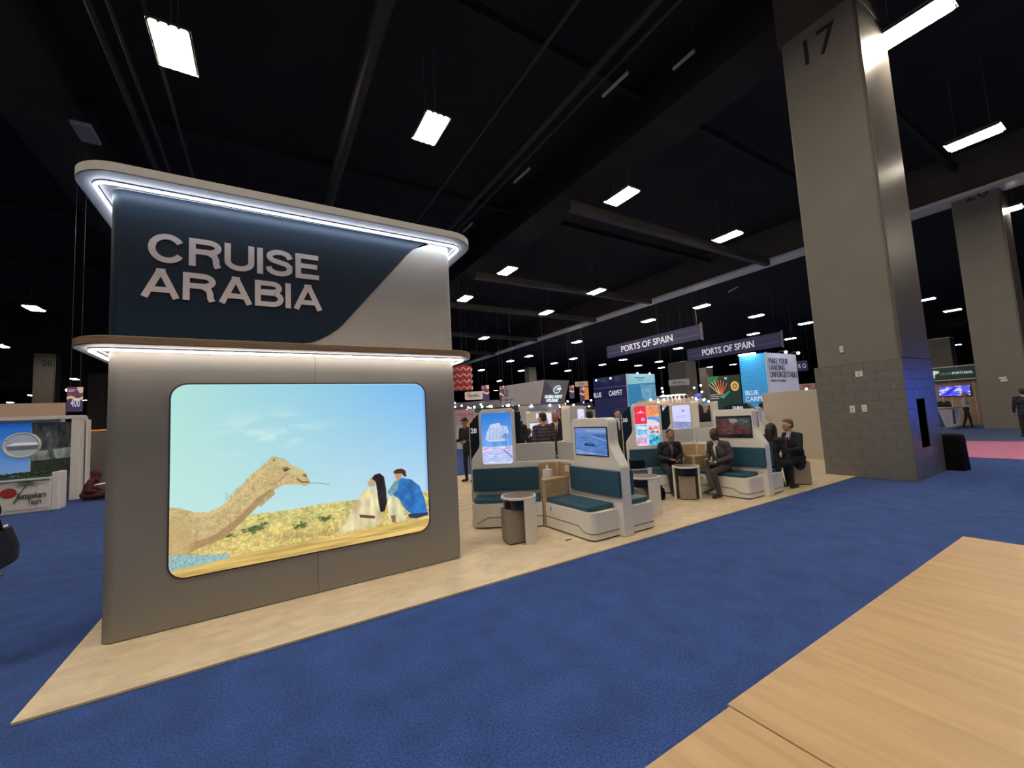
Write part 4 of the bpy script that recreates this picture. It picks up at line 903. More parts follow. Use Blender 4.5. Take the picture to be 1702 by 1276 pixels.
# sky blue and lilac white box
CX, CY = 25.0, 12.39
p = Pic(300, 600, (58, 150, 205)); p.grad((70, 180, 240), (60, 165, 230), (48, 130, 180), (50, 135, 185)); waves(p, 0, (44, 120, 185), 34, .006, .006, 5)
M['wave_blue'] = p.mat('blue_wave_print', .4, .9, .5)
p = Pic(420, 480, (205, 205, 228)); p.line([(.10, .36), (.9, .36)], .004, (130, 130, 170), .6)
p.line([(.08, .26), (.14, .26)], .03, (110, 110, 140), .8); p.line([(.2, .25), (.34, .25)], .012, (90, 90, 120), .8); p.line([(.42, .27), (.66, .27)], .010, (50, 50, 80), .9); p.line([(.5, .23), (.6, .23)], .006, (90, 90, 120), .8)
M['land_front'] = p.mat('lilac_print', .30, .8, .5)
t = stand_box('sky blue wave-patterned stand whose white side says MAKE YOUR LANDING UNFORGETTABLE', CX, CY, 28.6, 13.95, 4.66, M['wave_blue'], M['land_front'])
text('lettering', 'BLUE\nCARPET', (CX-.04, 13.75, 1.864), (0, -1, 0), Z3, 1.25, .66, M['lettering'], t, depth=.02)
for s, z, wd, hh in (('MAKE YOUR', 4.02, 2.2, .34), ('LANDING', 3.62, 1.75, .34), ('UNFORGETTABLE', 3.20, 3.2, .36), ('PORTS OF SPAIN', 2.93, 1.7, .14)):
    text('lettering', s, (CX+.2, CY-.04, z), X3, Z3, wd, hh, M['slate_ink'], t, depth=.02)
MB().box(CX-.32, CX-.05, 12.9, 13.8, 4.66, 4.74).obj('light_bar', M['bluelens'], t)
for x in (26.3, 27.8): armspot(t, x, CY, 4.66, 0, -1)
# dark green poster stand left of it
p = Pic(420, 420, (26, 50, 46)); p.poly([(0, 1), (.35, 1), (.2, .7), (0, .75)], (40, 120, 80))
for a in range(7): p.line([(.30+.02*a, .38), (.02+.095*a, .72+.14*math.sin(a/6*PI))], .016, (245, 110 if a > 2 else 190, 60 if a > 2 else 130), .95)
for q_, c in ((.15, (60, 50, 110)), (.13, (245, 200, 80)), (.075, (60, 90, 60)), (.045, (230, 170, 70))): p.ell(.82, .60, q_, q_*1.35, c, .08)
p.ell(.56, .9, .05, .05, (225, 215, 220), .2); p.ell(.56, .9, .02, .02, (80, 60, 70), .2); p.poly([(.35, .22), (.62, .45), (.66, .42), (.45, .18)], (50, 150, 140))
for k in range(3): p.line([(.04, .34-.07*k), (.04+[.42, .4, .26][k], .34-.07*k)], .014, (235, 215, 215), .9)
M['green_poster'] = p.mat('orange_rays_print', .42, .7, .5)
t = thing('poster_stand', 'dark green poster with orange rays and a yellow ringed eye', 'poster', (29.257, 17.321)+(0,))
o = Vector((*(28.569, 18.434), 1.845)); e = Vector((*(29.659, 16.623), 0)); u = (Vector((e.x, e.y, 0))-Vector((o.x, o.y, 0))); L_ = u.length; u.normalize()
panel('poster', o, u, Z3, L_, 3.919-o.z, M['green_poster'], t, d=.06)
MB().prism([(0, 0), (L_*1.05, 0), (L_*1.05, o.z), (0, o.z)], (o.x, o.y, .02), u, Z3, -u.cross(Z3)*.1).obj('counter_front', M['green'], t)
MB().tube([(o.x+.0, o.y, .02), (o.x, o.y, o.z+2.3)], .03, 6).obj('post', M['trim'], t)
# lilac hanging sign box with lit logo, tapering downwards
t = thing('hanging_sign', 'lilac white tapered hanging sign with GLOBAL PORTS HOLDING lit on grey', 'sign', (16.5, 22, 2.4))
A = [Vector(q) for q in ((15, 25.466, 3.996), (15, 20.608, 3.919), (15.25, 21.572, 2.457), (15.25, 26.756, 2.655))]; B_ = [Vector(q) for q in ((16.968, 20.6, 3.882), (16.646, 20.85, 2.376))]
back = Vector((3.0, 3.5, 0)); v_ = A+B_+[A[0]+back, A[3]+back]
MB().add([A[0], A[1], A[2], A[3], A[0]+Vector((2, 1.5, 0)), A[3]+Vector((2, 1.5, 0))], [(0, 3, 2, 1), (0, 4, 5, 3)]).obj('side_panel', M['lilac'], t)
MB().add([A[1], A[2], B_[1], B_[0]], [(0, 1, 2, 3)]).obj('lit_panel', M['slate'], t)
MB().add([A[0]+Vector((2, 1.5, 0)), B_[0], B_[1], A[3]+Vector((2, 1.5, 0)), A[1], A[2], A[0], A[3]], [(0, 3, 2, 1), (0, 1, 4, 6), (3, 7, 5, 2)]).obj('back_panel', M['lilac'], t)
uL = (A[2]-A[3]).normalized(); vL = (A[0]-A[3]); vL.x += 0; vL = Vector((vL.x, 0, vL.z)).normalized()
text('lettering', 'GLOBAL PORTS', A[3]+uL*.45+vL*.30-Vector((.06, 0, 0)), uL, vL, 1.75, .13, M['pnavy'], t, depth=.01)
text('lettering', 'HOLDING', A[3]+uL*.85+vL*.12-Vector((.06, 0, 0)), uL, vL, .9, .08, M['pnavy'], t, depth=.01)
def emblem(o, u, v, s, m, nm='emblem'):
    mb = MB(); o = Vector(o); mb.tube([o+u*(s*.42*math.cos(a))+v*(s*.5*math.sin(a)) for a in [math.radians(50+k*11) for k in range(25)]], s*.045, 6)
    mb.tube([o+u*(s*.05)+v*(s*.0), o+u*(s*.35)+v*(s*.02), o+u*(s*.30)+v*(-s*.28)], s*.04, 6); mb.tube([o+u*(-s*.12)+v*(s*.14), o+u*(s*.2)+v*(s*.24), o+u*(s*.5)+v*(s*.08)], s*.04, 6)
    mb.tube([o+u*(-s*.1)+v*(-s*.1), o+u*(s*.12)+v*(s*.06), o+u*(s*.36)+v*(s*.1)], s*.03, 6)
    return mb.obj(nm, m, t)
emblem(A[3]+uL*1.25+vL*.95-Vector((.08, 0, 0)), uL, vL, .62, M['pnavy'])
uR = (B_[1]-A[2]).normalized(); vR = (A[1]-A[2]).normalized(); vR.x = 0; vR.normalize(); oo = A[2]-Vector((0, .05, 0))
text('lettering', 'GLOBAL PORTS', oo+uR*.10+vR*.42-Vector((0, .04, 0)), uR, vR, 1.1, .22, M['lit_letter'], t, bold=.02, depth=.02)
text('lettering', 'HOLDING', oo+uR*.28+vR*.14-Vector((0, .04, 0)), uR, vR, .74, .22, M['lit_letter'], t, bold=.02, depth=.02)
emblem(oo+uR*.75+vR*1.05-Vector((0, .06, 0)), uR, vR, .52, M['lit_letter'])
hang(t, A[1].x+.3, A[1].y+.4, A[1].z); hang(t, A[0].x+.6, A[0].y, A[0].z)
# red wavy round banner
t = thing('wave_banner', 'red round hanging banner with pink zigzag waves beside the booth ledge', 'sign', (9.951, 21.84)+(3.6,))
c = Vector((9.983, 21.825)); Rr = .52
MB().cyl((c.x, c.y), Rr, 3.438, 4.823, 28).obj('drum', M['red'], t, smooth=False)
for k in range(4):
    z = 4.823-.22-.36*k
    MB().tube([(c.x+(Rr+.012)*math.cos(a), c.y+(Rr+.012)*math.sin(a), z+.075*math.sin(a*9)) for a in [i*PI/60 for i in range(120)]], .045, 5, closed=True).obj('wave_stripe', M['rose'], t)
hang(t, c.x, c.y, 4.9)
# small hanging signs in the distance
def sign_board(label, pl, pr, d, zt, zb, m, words=None, mw=None, name='hanging_sign', wf=.6, hf=.25, r=0, grp=None, wires=True, depth=.05):
    o = Vector((pl[0], pl[1], zb)); u = Vector((pr[0]-pl[0], pr[1]-pl[1], 0)); L_ = u.length; u.normalize()
    t = thing(name, label, 'sign', (o.x, o.y, zb), grp)
    panel('board', o, u, Z3, L_, zt-zb, m, t, d=depth, r=r)
    if words: text('lettering', words, o+u*(L_*(1-wf)/2)+Z3*((zt-zb)*(1-hf)/2)+u.cross(Z3)*.01, u, Z3, L_*wf, (zt-zb)*hf, mw or M['lettering'], t, depth=.02)
    if wires: hang(t, o.x+u.x*.2*L_, o.y+u.y*.2*L_, zt); hang(t, o.x+u.x*.8*L_, o.y+u.y*.8*L_, zt)
    return t
def SB(label, x0, x1, y0, y1, d, *a, **k): pass
def wave_pic(seed):
    p = Pic(120, 220, (62, 52, 90)); p.poly([(0, 1), (1, 1), (1, .62), (0, .62)], (92, 58, 82)); p.poly([(0, .60)]+[(u, .60+.05*math.sin(u*7)) for u in np.linspace(0, 1, 12)]+[(1, .52)]+[(u, .48+.05*math.sin(u*7)) for u in np.linspace(1, 0, 12)], (215, 175, 140))
    p.poly([(.6, 1), (1, 1), (1, .78), (.8, .74), (.62, .9)], (205, 175, 165)); p.line([(.1, .88), (.5, .88)], .02, (225, 215, 220), .9); p.line([(.1, .82), (.4, .82)], .012, (225, 215, 220), .9)
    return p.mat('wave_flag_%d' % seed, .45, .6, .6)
M['flag'] = wave_pic(1)
sign_board('purple and tan wave flag numbered 400 above the left stand', (-5.322, 18.239), (-4.983, 18.335), 19, 3.407, 2.62, M['flag'], None, None, 'aisle_flag', grp='purple and tan aisle flags')
fq = Vector((*(-5.208, 18.168), 2.768)); fe = Vector((*(-5.02, 18.221), fq.z)); text('lettering', '400', fq, fe-fq, Z3, (fe-fq).length, .26, M['lettering'], [o_ for o_ in C.objects if o_.name == 'aisle_flag'][0], depth=.01)
for lab, a, b, zt, zb in (('purple and tan wave flag right of the white oval sign', (16.392, 32.052), (16.999, 31.734), 4.637, 3.201),
                      ('purple and tan wave flag touching the left edge of the lilac sign', (17.786, 31.299), (18.199, 31.061), 4.508, 2.858),
                      ('purple and tan wave flag just right of the lilac sign', (22.856, 27.814), (23.175, 27.549), 4.197, 3.039),
                      ('purple and tan wave flag left of the dark blue stand', (23.528, 27.248), (23.838, 26.977), 3.981, 2.673)):
    sign_board(lab, a, b, 0, zt, zb, M['flag'], None, None, 'aisle_flag', grp='purple and tan aisle flags')
t = sign_board('white rounded hanging sign with a small orange crest, Visit Malta', (14.232, 30.878), (15.57, 30.226), 0, 3.992, 3.316, M['pwhite'], 'Visit Malta', M['ink'], wf=.62, hf=.34, r=.12)
oc = Vector((*(14.436, 30.673), 3.69)); MB().add([(oc.x-.13, oc.y, oc.z+.18), (oc.x+.13, oc.y-.06, oc.z+.18), (oc.x, oc.y-.03, oc.z-.2)], [(0, 2, 1), (0, 1, 2)]).obj('crest', M['orange'], t)
t = sign_board('pale beige hanging cube sign left of the dark blue stand', (24.545, 29.009), (25.444, 28.224), 0, 4.635, 4.163, M['tan'], 'PORT', M['ink'], wf=.4, hf=.4)
sign_board('tan column poster with orange print left of the dark blue stand', (26.486, 29.975), (26.783, 29.71), 0, 4.208, 2.989, M['orange'], wires=True)
sign_board('pale lilac strip sign hanging before the wide grey pier', (31.736, 24.348), (32.774, 22.932), 0, 4.305, 3.759, M['pgrey'], 'PORT OF CALL', M['ink'], wf=.6, hf=.4)
sign_board('indigo sign with white letters CRO half hidden by the column', (40.224, 17.832), (40.678, 16.771), 0, 5.269, 4.372, M['sign_navy'], 'C R O', M['lettering'], wf=.8, hf=.42)
sign_board('small white and red lit sign beside the lilac white stand side', (42.18, 18.353), (42.675, 17.171), 0, 3.305, 2.813, M['rose'], 'TOURS', M['red'], wf=.5, hf=.5)
t = sign_board('orange lettered pale stand header, SAN JUAN, left behind fin 28', (9.507, 22.037), (10.52, 21.572), 0, 2.302, 1.672, M['rose'], 'SAN JUAN', M['red'], wf=.8, hf=.3, wires=False)
MB().prism([(0, 0), (1.25, 0), (1.25, 1.4), (0, 1.4)], (*(9.546, 22.129), .02), (Vector((10.52, 21.572)+(0,))-Vector((9.507, 22.037)+(0,))).normalized(), Z3, (.05, .05, 0)).obj('stand_wall', M['pwhite'], t)
for lab, px, m in (('small round purple sign above the far stands, right of ship screen', (13.603, 22.158, 2.191), 'purple'), ('small round orange sign above the far stands left of the film pod', (16.215, 20.324, 2.167), 'orange')):
    q = Vector(px); t = thing('disc_sign', lab, 'sign', q)
    dirv = Vector((-q.x, -q.y, 0)).normalized(); e1 = dirv.cross(Z3)
    MB().prism([(.19*math.cos(2*PI*k/20), .19*math.sin(2*PI*k/20)) for k in range(20)], q, e1, Z3, dirv*-.05).obj('disc', M[m], t)
    MB().prism([(.07*math.cos(2*PI*k/10), .10*math.sin(2*PI*k/10)) for k in range(10)], q+dirv*.01, e1, Z3, dirv*-.02).obj('motif', M['lettering'] if m == 'purple' else M['ink'], t)
    MB().tube([(q.x, q.y, 0.02), (q.x, q.y, q.z-.19)], .02, 6).obj('post', M['trim'], t)
# blue round balloon-like lamp and red cluster above the far pier
q = Vector((36.417, 24.694, 2.714)); t = thing('hanging_globe', 'blue hanging globe in front of the far grey pier', 'globe', q)
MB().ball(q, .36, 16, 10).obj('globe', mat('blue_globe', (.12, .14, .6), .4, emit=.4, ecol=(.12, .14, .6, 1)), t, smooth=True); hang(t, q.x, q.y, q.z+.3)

# rows of simple stands filling the far hall: back wall, header, counter, spotlights
def far_stand(label, cx, cy, wd, dp, zt, mw, mh, ang, words=None, spots=3, mm='spot', hh=.5, open_=True, seed=0):
    t = thing('far_stand', label, 'stand', (cx, cy, 0), 'distant exhibition stands'); r = random.Random(seed)
    u = Vector((math.cos(ang), math.sin(ang), 0)); n = u.cross(Z3); o = Vector((cx, cy, 0))-u*wd/2   # n faces the viewer
    MB().prism([(0, 0), (wd, 0), (wd, zt), (0, zt)], o, u, Z3, -n*.1).obj('back_wall', M[mw], t)
    MB().prism([(0, zt-hh), (wd, zt-hh), (wd, zt), (0, zt)], o+n*dp, u, Z3, -n*.08).obj('header', M[mh], t)
    for a in (0, wd-.08): MB().prism([(a, 0), (a+.08, 0), (a+.08, zt-hh), (a, zt-hh)], o+n*dp, u, Z3, -n*.08).obj('post', M['plastic'], t)
    cw = wd*(.3+.3*r.random()); a0 = wd*r.random()*.4
    MB().prism([(a0, 0), (a0+cw, 0), (a0+cw, 1.05), (a0, 1.05)], o+n*(dp+.4), u, Z3, -n*.5).obj('counter', M['pwhite'], t, bevel=.02)
    a1 = wd*(.15+.5*r.random()); pw = wd*.22
    MB().prism([(a1, 1.0), (a1+pw, 1.0), (a1+pw, zt-hh-.25), (a1, zt-hh-.25)], o+n*.03, u, Z3, -n*.03).obj('wall_graphic', M[r.choice(['psky', 'pnavy', 'orange', 'tan', 'purple', 'pale1', 'pale3'])], t)
    if words: text('lettering', words, o+u*wd*.2+n*(dp+.01)+Z3*(zt-hh*.75), u, Z3, wd*.5, hh*.45, M['lettering'], t, depth=.02)
    for k in range(spots):
        q = o+u*(wd*(k+.5)/spots)+n*(dp+.05)+Z3*(zt+.05)
        MB().ball(q, .075, 8, 5).obj('spotlight', M[mm], t, smooth=True)
    return t
FAR = ((14.412, 30.795, 3.5, 2.396), (13.582, 26.75, 1.6, 2.484), (19.249, 35.064, 6, 2.677), (13.956, 23.113, 2.4, 2.181), (17.254, 25.755, 4, 2.264), (21.458, 28.906, 5, 2.312), (26.712, 32.411, 3, 2.234), (31.988, 35.788, 3, 2.34), (40.317, 35.924, 6, 2.216), (26.816, 20.903, 4, 2.125), (31.702, 23.564, 4, 2.084), (37.978, 25.955, 4.5, 2.217), (43.794, 28.037, 5, 2.184), (36.802, 15.672, 5, 2.592), (48.801, 38.242, 9, 2.997), (41.355, 43.471, 9, 2.479), (33.595, 52.109, 12, 3.892), (42.537, 55.593, 12, 3.448), (25.499, 52.094, 9, 4.111), (52.881, 45.865, 9, 3.783))
cfg = [('pwhite', 'rose'), ('pgrey', 'green'), ('tan', 'pnavy'), ('pwhite', 'joist'), ('tan', 'pwhite'), ('purple', 'sign_navy'), ('pwhite', 'tan'), ('tan', 'joist'), ('pwhite', 'pgrey'), ('pwhite', 'tan'), ('pgrey', 'pwhite'), ('pwhite', 'psky'),
       ('tan', 'red'), ('pwhite', 'rose'), ('pgrey', 'joist'), ('pwhite', 'pgrey'), ('pgrey', 'joist'), ('pwhite', 'pnavy'), ('pgrey', 'pwhite'), ('pwhite', 'pgrey')]
FL = ['white stand under the red wavy banner', 'grey stand with green header under the white oval sign', 'tan stand with dark blue header behind pod 28', 'white stand under the left half of the lilac sign', 'tan stand under the lilac sign seen over the grey panels', 'purple starry stand under the lit grey sign',
      'white stand with tan header right of the lit sign', 'tan stand next to the dark blue stand', 'white stand right of the pale blue map side', 'white stand beneath the curved stem lamps', 'pale grey stand behind the middle screens', 'white stand with sky blue header under the blue globe',
      'tan stand with red header left of the green poster', 'rose headed stand between the lilac side and column', 'far grey stand at the foot of the wide pier', 'far white stand behind the map side', 'farthest grey stand above the purple one', 'farthest white stand with dark blue header', 'farthest pale stand at the red banner', 'farthest white stand behind the stem lamps']
for i, (x, y, wd, zt) in enumerate(FAR):
    ang = -math.atan2(x, y)*.9 if i % 3 else -PI/2*.62
    far_stand(FL[i], x, y, wd, 1.6, max(zt, 2.4), cfg[i][0], cfg[i][1], ang, None, 2+i % 3, 'spot' if i % 4 else 'bluelens', .35 if i < 14 else .6, seed=i)
# curved stem lamps in a row
for k in range(6):
    q = Vector(((23.732, 18.352, 2.15), (23.89, 18.146, 2.154), (24.046, 17.939, 2.158), (24.198, 17.733, 2.162), (24.348, 17.526, 2.166), (24.495, 17.32, 2.169))[k])
    t = thing('stem_lamp', 'white curved stem lamp, %s from the left in the row of six' % ['first', 'second', 'third', 'fourth', 'fifth', 'sixth'][k], 'lamp', (q.x, q.y, 0), 'curved stem lamps')
    d_ = Vector((.86, -.5, 0)); MB().tube([(q.x, q.y, 0), (q.x, q.y, q.z+.1)]+[tuple(q+Z3*.1+d_*(-.22+.22*math.cos(a))+Z3*.38*math.sin(a)) for a in [j*PI/12 for j in range(1, 9)]], .022, 6).obj('stem', M['plastic'], t)
    e = q+Z3*.1+d_*(-.22+.22*math.cos(8*PI/12))+Z3*.38*math.sin(8*PI/12)
    MB().box(e.x-.16, e.x+.1, e.y-.06, e.y+.12, e.z-.03, e.z+.03).obj('lamp_head', M['spot'], t, bevel=.01)
MB_ = MB(); q = Vector((23.323, 18.869, 2.068))
# festoon of tiny lamps along the far stands
BUL = ((12.676, 29.382, 2.732), (13.142, 29.177, 2.8), (13.606, 28.963, 2.633), (14.487, 28.533, 2.818), (14.737, 28.405, 2.474), (14.986, 28.274, 2.554), (15.317, 28.096, 2.487), (15.687, 27.891, 2.417), (16.055, 27.681, 2.489), (16.258, 27.562, 2.618), (16.621, 27.345, 2.501), (17.022, 27.097, 2.334), (17.26, 26.946, 2.46), (20.174, 24.84, 2.679), (21.527, 23.676, 2.665), (19.666, 25.244, 2.296), (25.085, 19.868, 3.22), (25.111, 19.835, 2.951), (25.111, 19.835, 2.686), (25.137, 19.803, 2.375), (26.375, 18.12, 3.095), (26.615, 17.766, 3.232), (26.637, 17.734, 2.759), (26.679, 17.67, 2.2), (24.878, 20.127, 2.225), (26.847, 17.413, 2.053), (29.743, 11.805, 2.086), (-8.963, 30.719, 4.409))
ORD = ['first', 'second', 'third', 'fourth', 'fifth', 'sixth', 'seventh', 'eighth', 'ninth', 'tenth', 'eleventh', 'twelfth', 'thirteenth']
BL = ['tiny bright bulb, %s from the left in the row between booth and lilac sign' % o_ for o_ in ORD]
BL += ['tiny bulb just right of the lit grey sign', 'tiny bulb at the foot of the dark blue stand left edge', 'tiny bulb below the lit grey sign near its right corner', 'topmost bulb of the column of four right of the map stand', 'second bulb of the four right of the map stand', 'third bulb of the four right of the map stand', 'lowest bulb of the four right of the map stand',
       'tiny bulb above the blue globe at left', 'tiny bulb above the blue globe at right', 'tiny bulb right of the blue globe', 'tiny bulb under the blue globe', 'tiny bulb at the left end of the stem lamps', 'tiny bulb left of the green poster foot', 'tiny bulb hidden beside the numbered column', 'tiny bulb over the left stand behind flag 400']
for k, q in enumerate(BUL):
    q = Vector(q); t = thing('spot_bulb', BL[k], 'spotlight', q, 'tiny bright bulbs over far stands')
    MB().ball(q, .07, 8, 6).obj('bulb', M['spot' if k % 5 else 'bluelens'], t, smooth=True)
    if k not in (16, 17, 18, 19, 20, 21, 22): MB().tube([(q.x, q.y, q.z), (q.x, q.y, .02)], .01, 4).obj('stand_pole', M['joist'], t)
    else: MB().tube([(q.x, q.y, q.z), (q.x, q.y, 13.02)], .006, 4).obj('stand_pole', M['joist'], t)

# ---------------------------------------------------------------- green headed stand at the right
t = thing('portugal_stand', 'stand with green CRUISE PORTUGAL header and wood wall past the column', 'stand', (31.5, 6.5, 0))
MB().box(31.6, 31.75, 5.0, 10.0, 0, 2.45).obj('wood_wall', M['pwood'], t)
for y in (5.6, 6.45, 7.3, 8.15, 9.0): MB().box(31.585, 31.6, y, y+.02, 0, 2.4).obj('panel_joint', M['plastic'], t)
MB().box(31.3, 31.6, 4.7, 10.0, 2.42, 3.10).obj('header', M['green'], t)
for z in (2.40, 3.10): MB().box(31.28, 31.62, 4.7, 10.0, z, z+.04).obj('header_trim', M['plastic'], t)
text('lettering', 'CRUISE', (31.28, 6.72, 2.70), (0, -1, 0), Z3, .42, .12, M['pgrey'], t, depth=.02)
text('lettering', 'PORTUGAL', (31.28, 6.26, 2.70), (0, -1, 0), Z3, .75, .13, M['lettering'], t, bold=.02, depth=.02)
MB().prism([(0, 0), (.18, 0), (.2, .2), (.34, .26), (.4, .36), (.2, .42), (.02, .36), (-.04, .2)], (31.285, 7.12, 2.56), (0, -1, 0), Z3, (.02, 0, 0)).obj('crest', M['lettering'], t)
p = Pic(240, 140, (90, 90, 235)); n = p.noise(5, 4, 111, 3); p.mix(np.clip((n-.5)*9, 0, 1), (205, 205, 255)); p.poly([(.1, .2), (.5, .9), (.6, .8), (.3, .1)], (50, 60, 220)); M['ptv'] = p.mat('blue_waves_screen', 1.0)
b = MB().box(31.5, 31.585, 5.72, 6.92, 1.55, 2.1).obj('screen_bezel', M['gloss_dark'], t); panel('display', (31.495, 6.90, 1.57), (0, -1, 0), Z3, 1.16, .51, M['ptv'], b, d=.003)
ct = thing('portugal_counter', 'white counter with blue triangles and tan print under the green header', 'counter', (27.0, 5.5, 0))
cp = Pic(260, 160, (185, 185, 190)); cp.poly([(0, .1), (0, .95), (.1, .95), (.3, 0), (.1, 0)], (70, 80, 130)); cp.poly([(.68, .95), (.80, .95), (.78, .12), (.66, .1)], (70, 80, 130)); cp.poly([(.84, .95), (.95, .95), (.86, .3)], (120, 125, 160))
for k in range(3): cp.line([(.38, .72-.2*k), (.52, .72-.2*k)], .03, (200, 150, 130), .8)
M['cprint'] = cp.mat('triangle_print', .12, .8, .5)
a = Vector((27.635, 6.283, 0)); e = Vector((30.067, 5.936, 0)); u = (e-a); L_ = u.length; u.normalize()
MB().prism([(0, 0), (L_, 0), (L_, .98), (0, .98)], a, u, Z3, -u.cross(Z3)*.55).obj('body', M['pwhite'], ct, bevel=.01)
panel('front_print', a+u*.08+u.cross(Z3)*.015+Z3*.08, u, Z3, L_-.16, .86, M['cprint'], ct, d=.01)
MB().prism([(-.04, .98), (L_+.04, .98), (L_+.04, 1.03), (-.04, 1.03)], a+u.cross(Z3)*.05, u, Z3, -u.cross(Z3)*.65).obj('counter_top', M['pwhite'], ct)
# blue lit screen tower down the right-hand aisle
t = thing('screen_tower', 'tall blue lit screen tower down the right-hand aisle', 'screen', (24.5, -3.2, 0))
MB().box(24.5, 24.75, -5.2, -1.4, 0, 3.0).obj('frame', M['gloss_dark'], t)
p = Pic(160, 120, (40, 90, 235)); n = p.noise(4, 3, 131, 3); p.mix(np.clip((n-.45)*3, 0, 1)*.6, (120, 160, 255)); M['bluetower'] = p.mat('blue_tower_screen', 5.5)
panel('display', (24.49, -1.5, .5), (0, -1, 0), Z3, 3.6, 2.3, M['bluetower'], t, d=.01)
# ---------------------------------------------------------------- stand at the left edge with counter and plants
SY = 17.3
t = thing('left_stand', 'white framed stand wall with blue and grey prints at the left edge', 'stand', (-7.2, SY, 0))
zt = 2.374; xr = -4.79; xm = -5.753; xe = -4.853
MB().box(-11, xr-.4, SY+.02, SY+.15, 0, zt).obj('wall_frame', M['pwhite'], t)
MB().box(xe+.02, xe+.20, SY-.35, SY+.3, 0, zt+.05).obj('end_post', M['pwhite'], t, bevel=.01)
MB().box(xe+.235, xe+.275, SY-.0, SY+.3, 0, zt-.05).obj('end_post', M['pwhite'], t, bevel=.01)
MB().box(-11, xe+.22, SY-.36, SY+.1, zt-.02, zt+.08).obj('top_rail', M['pwhite'], t)
p = Pic(300, 320); p.grad((20, 90, 200), (40, 120, 225), (150, 180, 215), (160, 185, 215)); M['lp1'] = p.mat('blue_fade_print', .35, .6, .5)
panel('blue_print', (-10.9, SY, .1), X3, Z3, xm+10.9, zt-.2, M['lp1'], t, d=.015)
p = Pic(300, 400, (62, 66, 68)); n = p.noise(10, 12, 121, 4); p.a *= (.35+1.2*n)[..., None]; p.poly([(.0, .62), (1, .66), (1, .52), (0, .50)], (140, 146, 150), .6+.7*n); p.poly([(.32, .85), (.45, .9), (.5, .6), (.62, .45), (.58, .2), (.5, .45), (.4, .55)], (90, 92, 92), .5+.9*n)
p.poly([(0, .5), (1, .52), (1, .28), (0, .3)], (44, 58, 46), .6+.6*n); M['lp2'] = p.mat('grey_photo_print', .25, .8, .5)
panel('grey_print', (xm+.03, SY-.005, .1), X3, Z3, xe-xm-.03, zt-.2, M['lp2'], t, d=.015)
# oval inset picture
oc = Vector((-5.892, 17.2, 1.651)); rx = 0.353; rz = 0.34
p = Pic(200, 140); p.grad((150, 165, 190), (150, 165, 190), (120, 130, 140), (120, 130, 140)); p.poly([(.05, .5), (.3, .62), (.9, .6), (.97, .5)], (215, 215, 215)); p.poly([(.05, .46), (.97, .48), (.9, .3), (.15, .3)], (90, 96, 100)); p.poly([(0, .3), (1, .3), (1, 0), (0, 0)], (150, 160, 160)); M['oval'] = p.mat('boat_print', .35, .7, .5)
k = 36; v_ = [(oc.x+rx*math.cos(2*PI*i/k), SY-.06, oc.z+rz*math.sin(2*PI*i/k)) for i in range(k)]; v_ += [(x, SY-.02, z) for x, y, z in v_]
finish('oval_picture', v_, [tuple(range(k)), tuple(range(k, 2*k))[::-1]]+[(i, k+i, k+(i+1) % k, (i+1) % k) for i in range(k)], M['oval'], t, uvs=[(.5+.5*math.cos(2*PI*i/k), .5+.5*math.sin(2*PI*i/k)) for i in range(k)]*2)
MB().tube([(oc.x+rx*math.cos(2*PI*i/k), SY-.06, oc.z+rz*math.sin(2*PI*i/k)) for i in range(k)], .035, 6, closed=True).obj('oval_rim', M['plastic'], t)
for x in (-9.5, -7.6): armspot(t, x, SY-.2, zt+.05, 0, -1)
for i, (q, lab) in enumerate((((-4.88, 18.363, 2.515), ''), ((-4.983, 18.335, 2.538), ''))): pass
MB().box(-10.6, -6.0, SY+3, SY+3.2, 0, 3.047).obj('rear_wall', M['tan'], t)
ct = thing('left_counter', 'white counter reading Sunseekers Tours with red and green palm logo', 'counter', (-5.2, 15, 0))
CYY = 14.95
zc = 0.785; xl, xr2 = -9.0, -4.579; xl2 = -4.589
MB().box(xl, xl2, CYY, CYY+.5, 0, zc).obj('body', M['pwhite'], ct, bevel=.02)
MB().box(xl2, xl2+.14, CYY+.02, CYY+.5, 0, zc+.16).obj('end_panel', M['pwhite'], ct, bevel=.02)
MB().box(xl, xl2, CYY-.06, CYY+.56, zc, zc+.05).obj('counter_top', M['pwhite'], ct, bevel=.01)
pl = thing('planter_strip', 'low green plant strip along the white counter top at left', 'plants', (-6.8, CYY+.25, zc+.05))
MB().box(xl, xl2-.05, CYY-.0, CYY+.4, zc+.05, zc+.10).obj('planter_box', M['green'], pl)
lm = MB(); rr = random.Random(3)
for k in range(900):
    x = rr.uniform(xl+.05, xl2-.1); y = rr.uniform(CYY, CYY+.36); a = rr.uniform(0, 6.28); z = zc+.09+rr.random()*.06; s = .05
    lm.add([(x, y, z-.02), (x+s*math.cos(a), y+s*math.sin(a)*.6, z+.03), (x+s*1.5*math.cos(a+.3), y+s*math.sin(a+.3), z+.06), (x+s*.6*math.cos(a+.9), y+s*.6*math.sin(a+.9), z+.05)], [(0, 1, 2, 3)])
o = lm.obj('foliage', M['grass'], pl); o['kind'] = 'stuff'
text('lettering', 'Sunseekers', (-5.149, CYY-.02, 0.352), X3, Z3, 0.486, .15, M['ink'], ct, depth=.01)
text('lettering', 'Tours', (-4.968, CYY-.02, 0.209), X3, Z3, 0.234, .12, M['ink'], ct, depth=.01)
text('lettering', 'adventure travel and tours', (-5.357, CYY-.02, 0.073), X3, Z3, .75, .05, M['trim'], ct, depth=.005)
lx, lz = -5.299, 0.515
mr = mat('logo_red', (.35, .03, .03), .5); mg = mat('logo_green', (.12, .22, .06), .5)
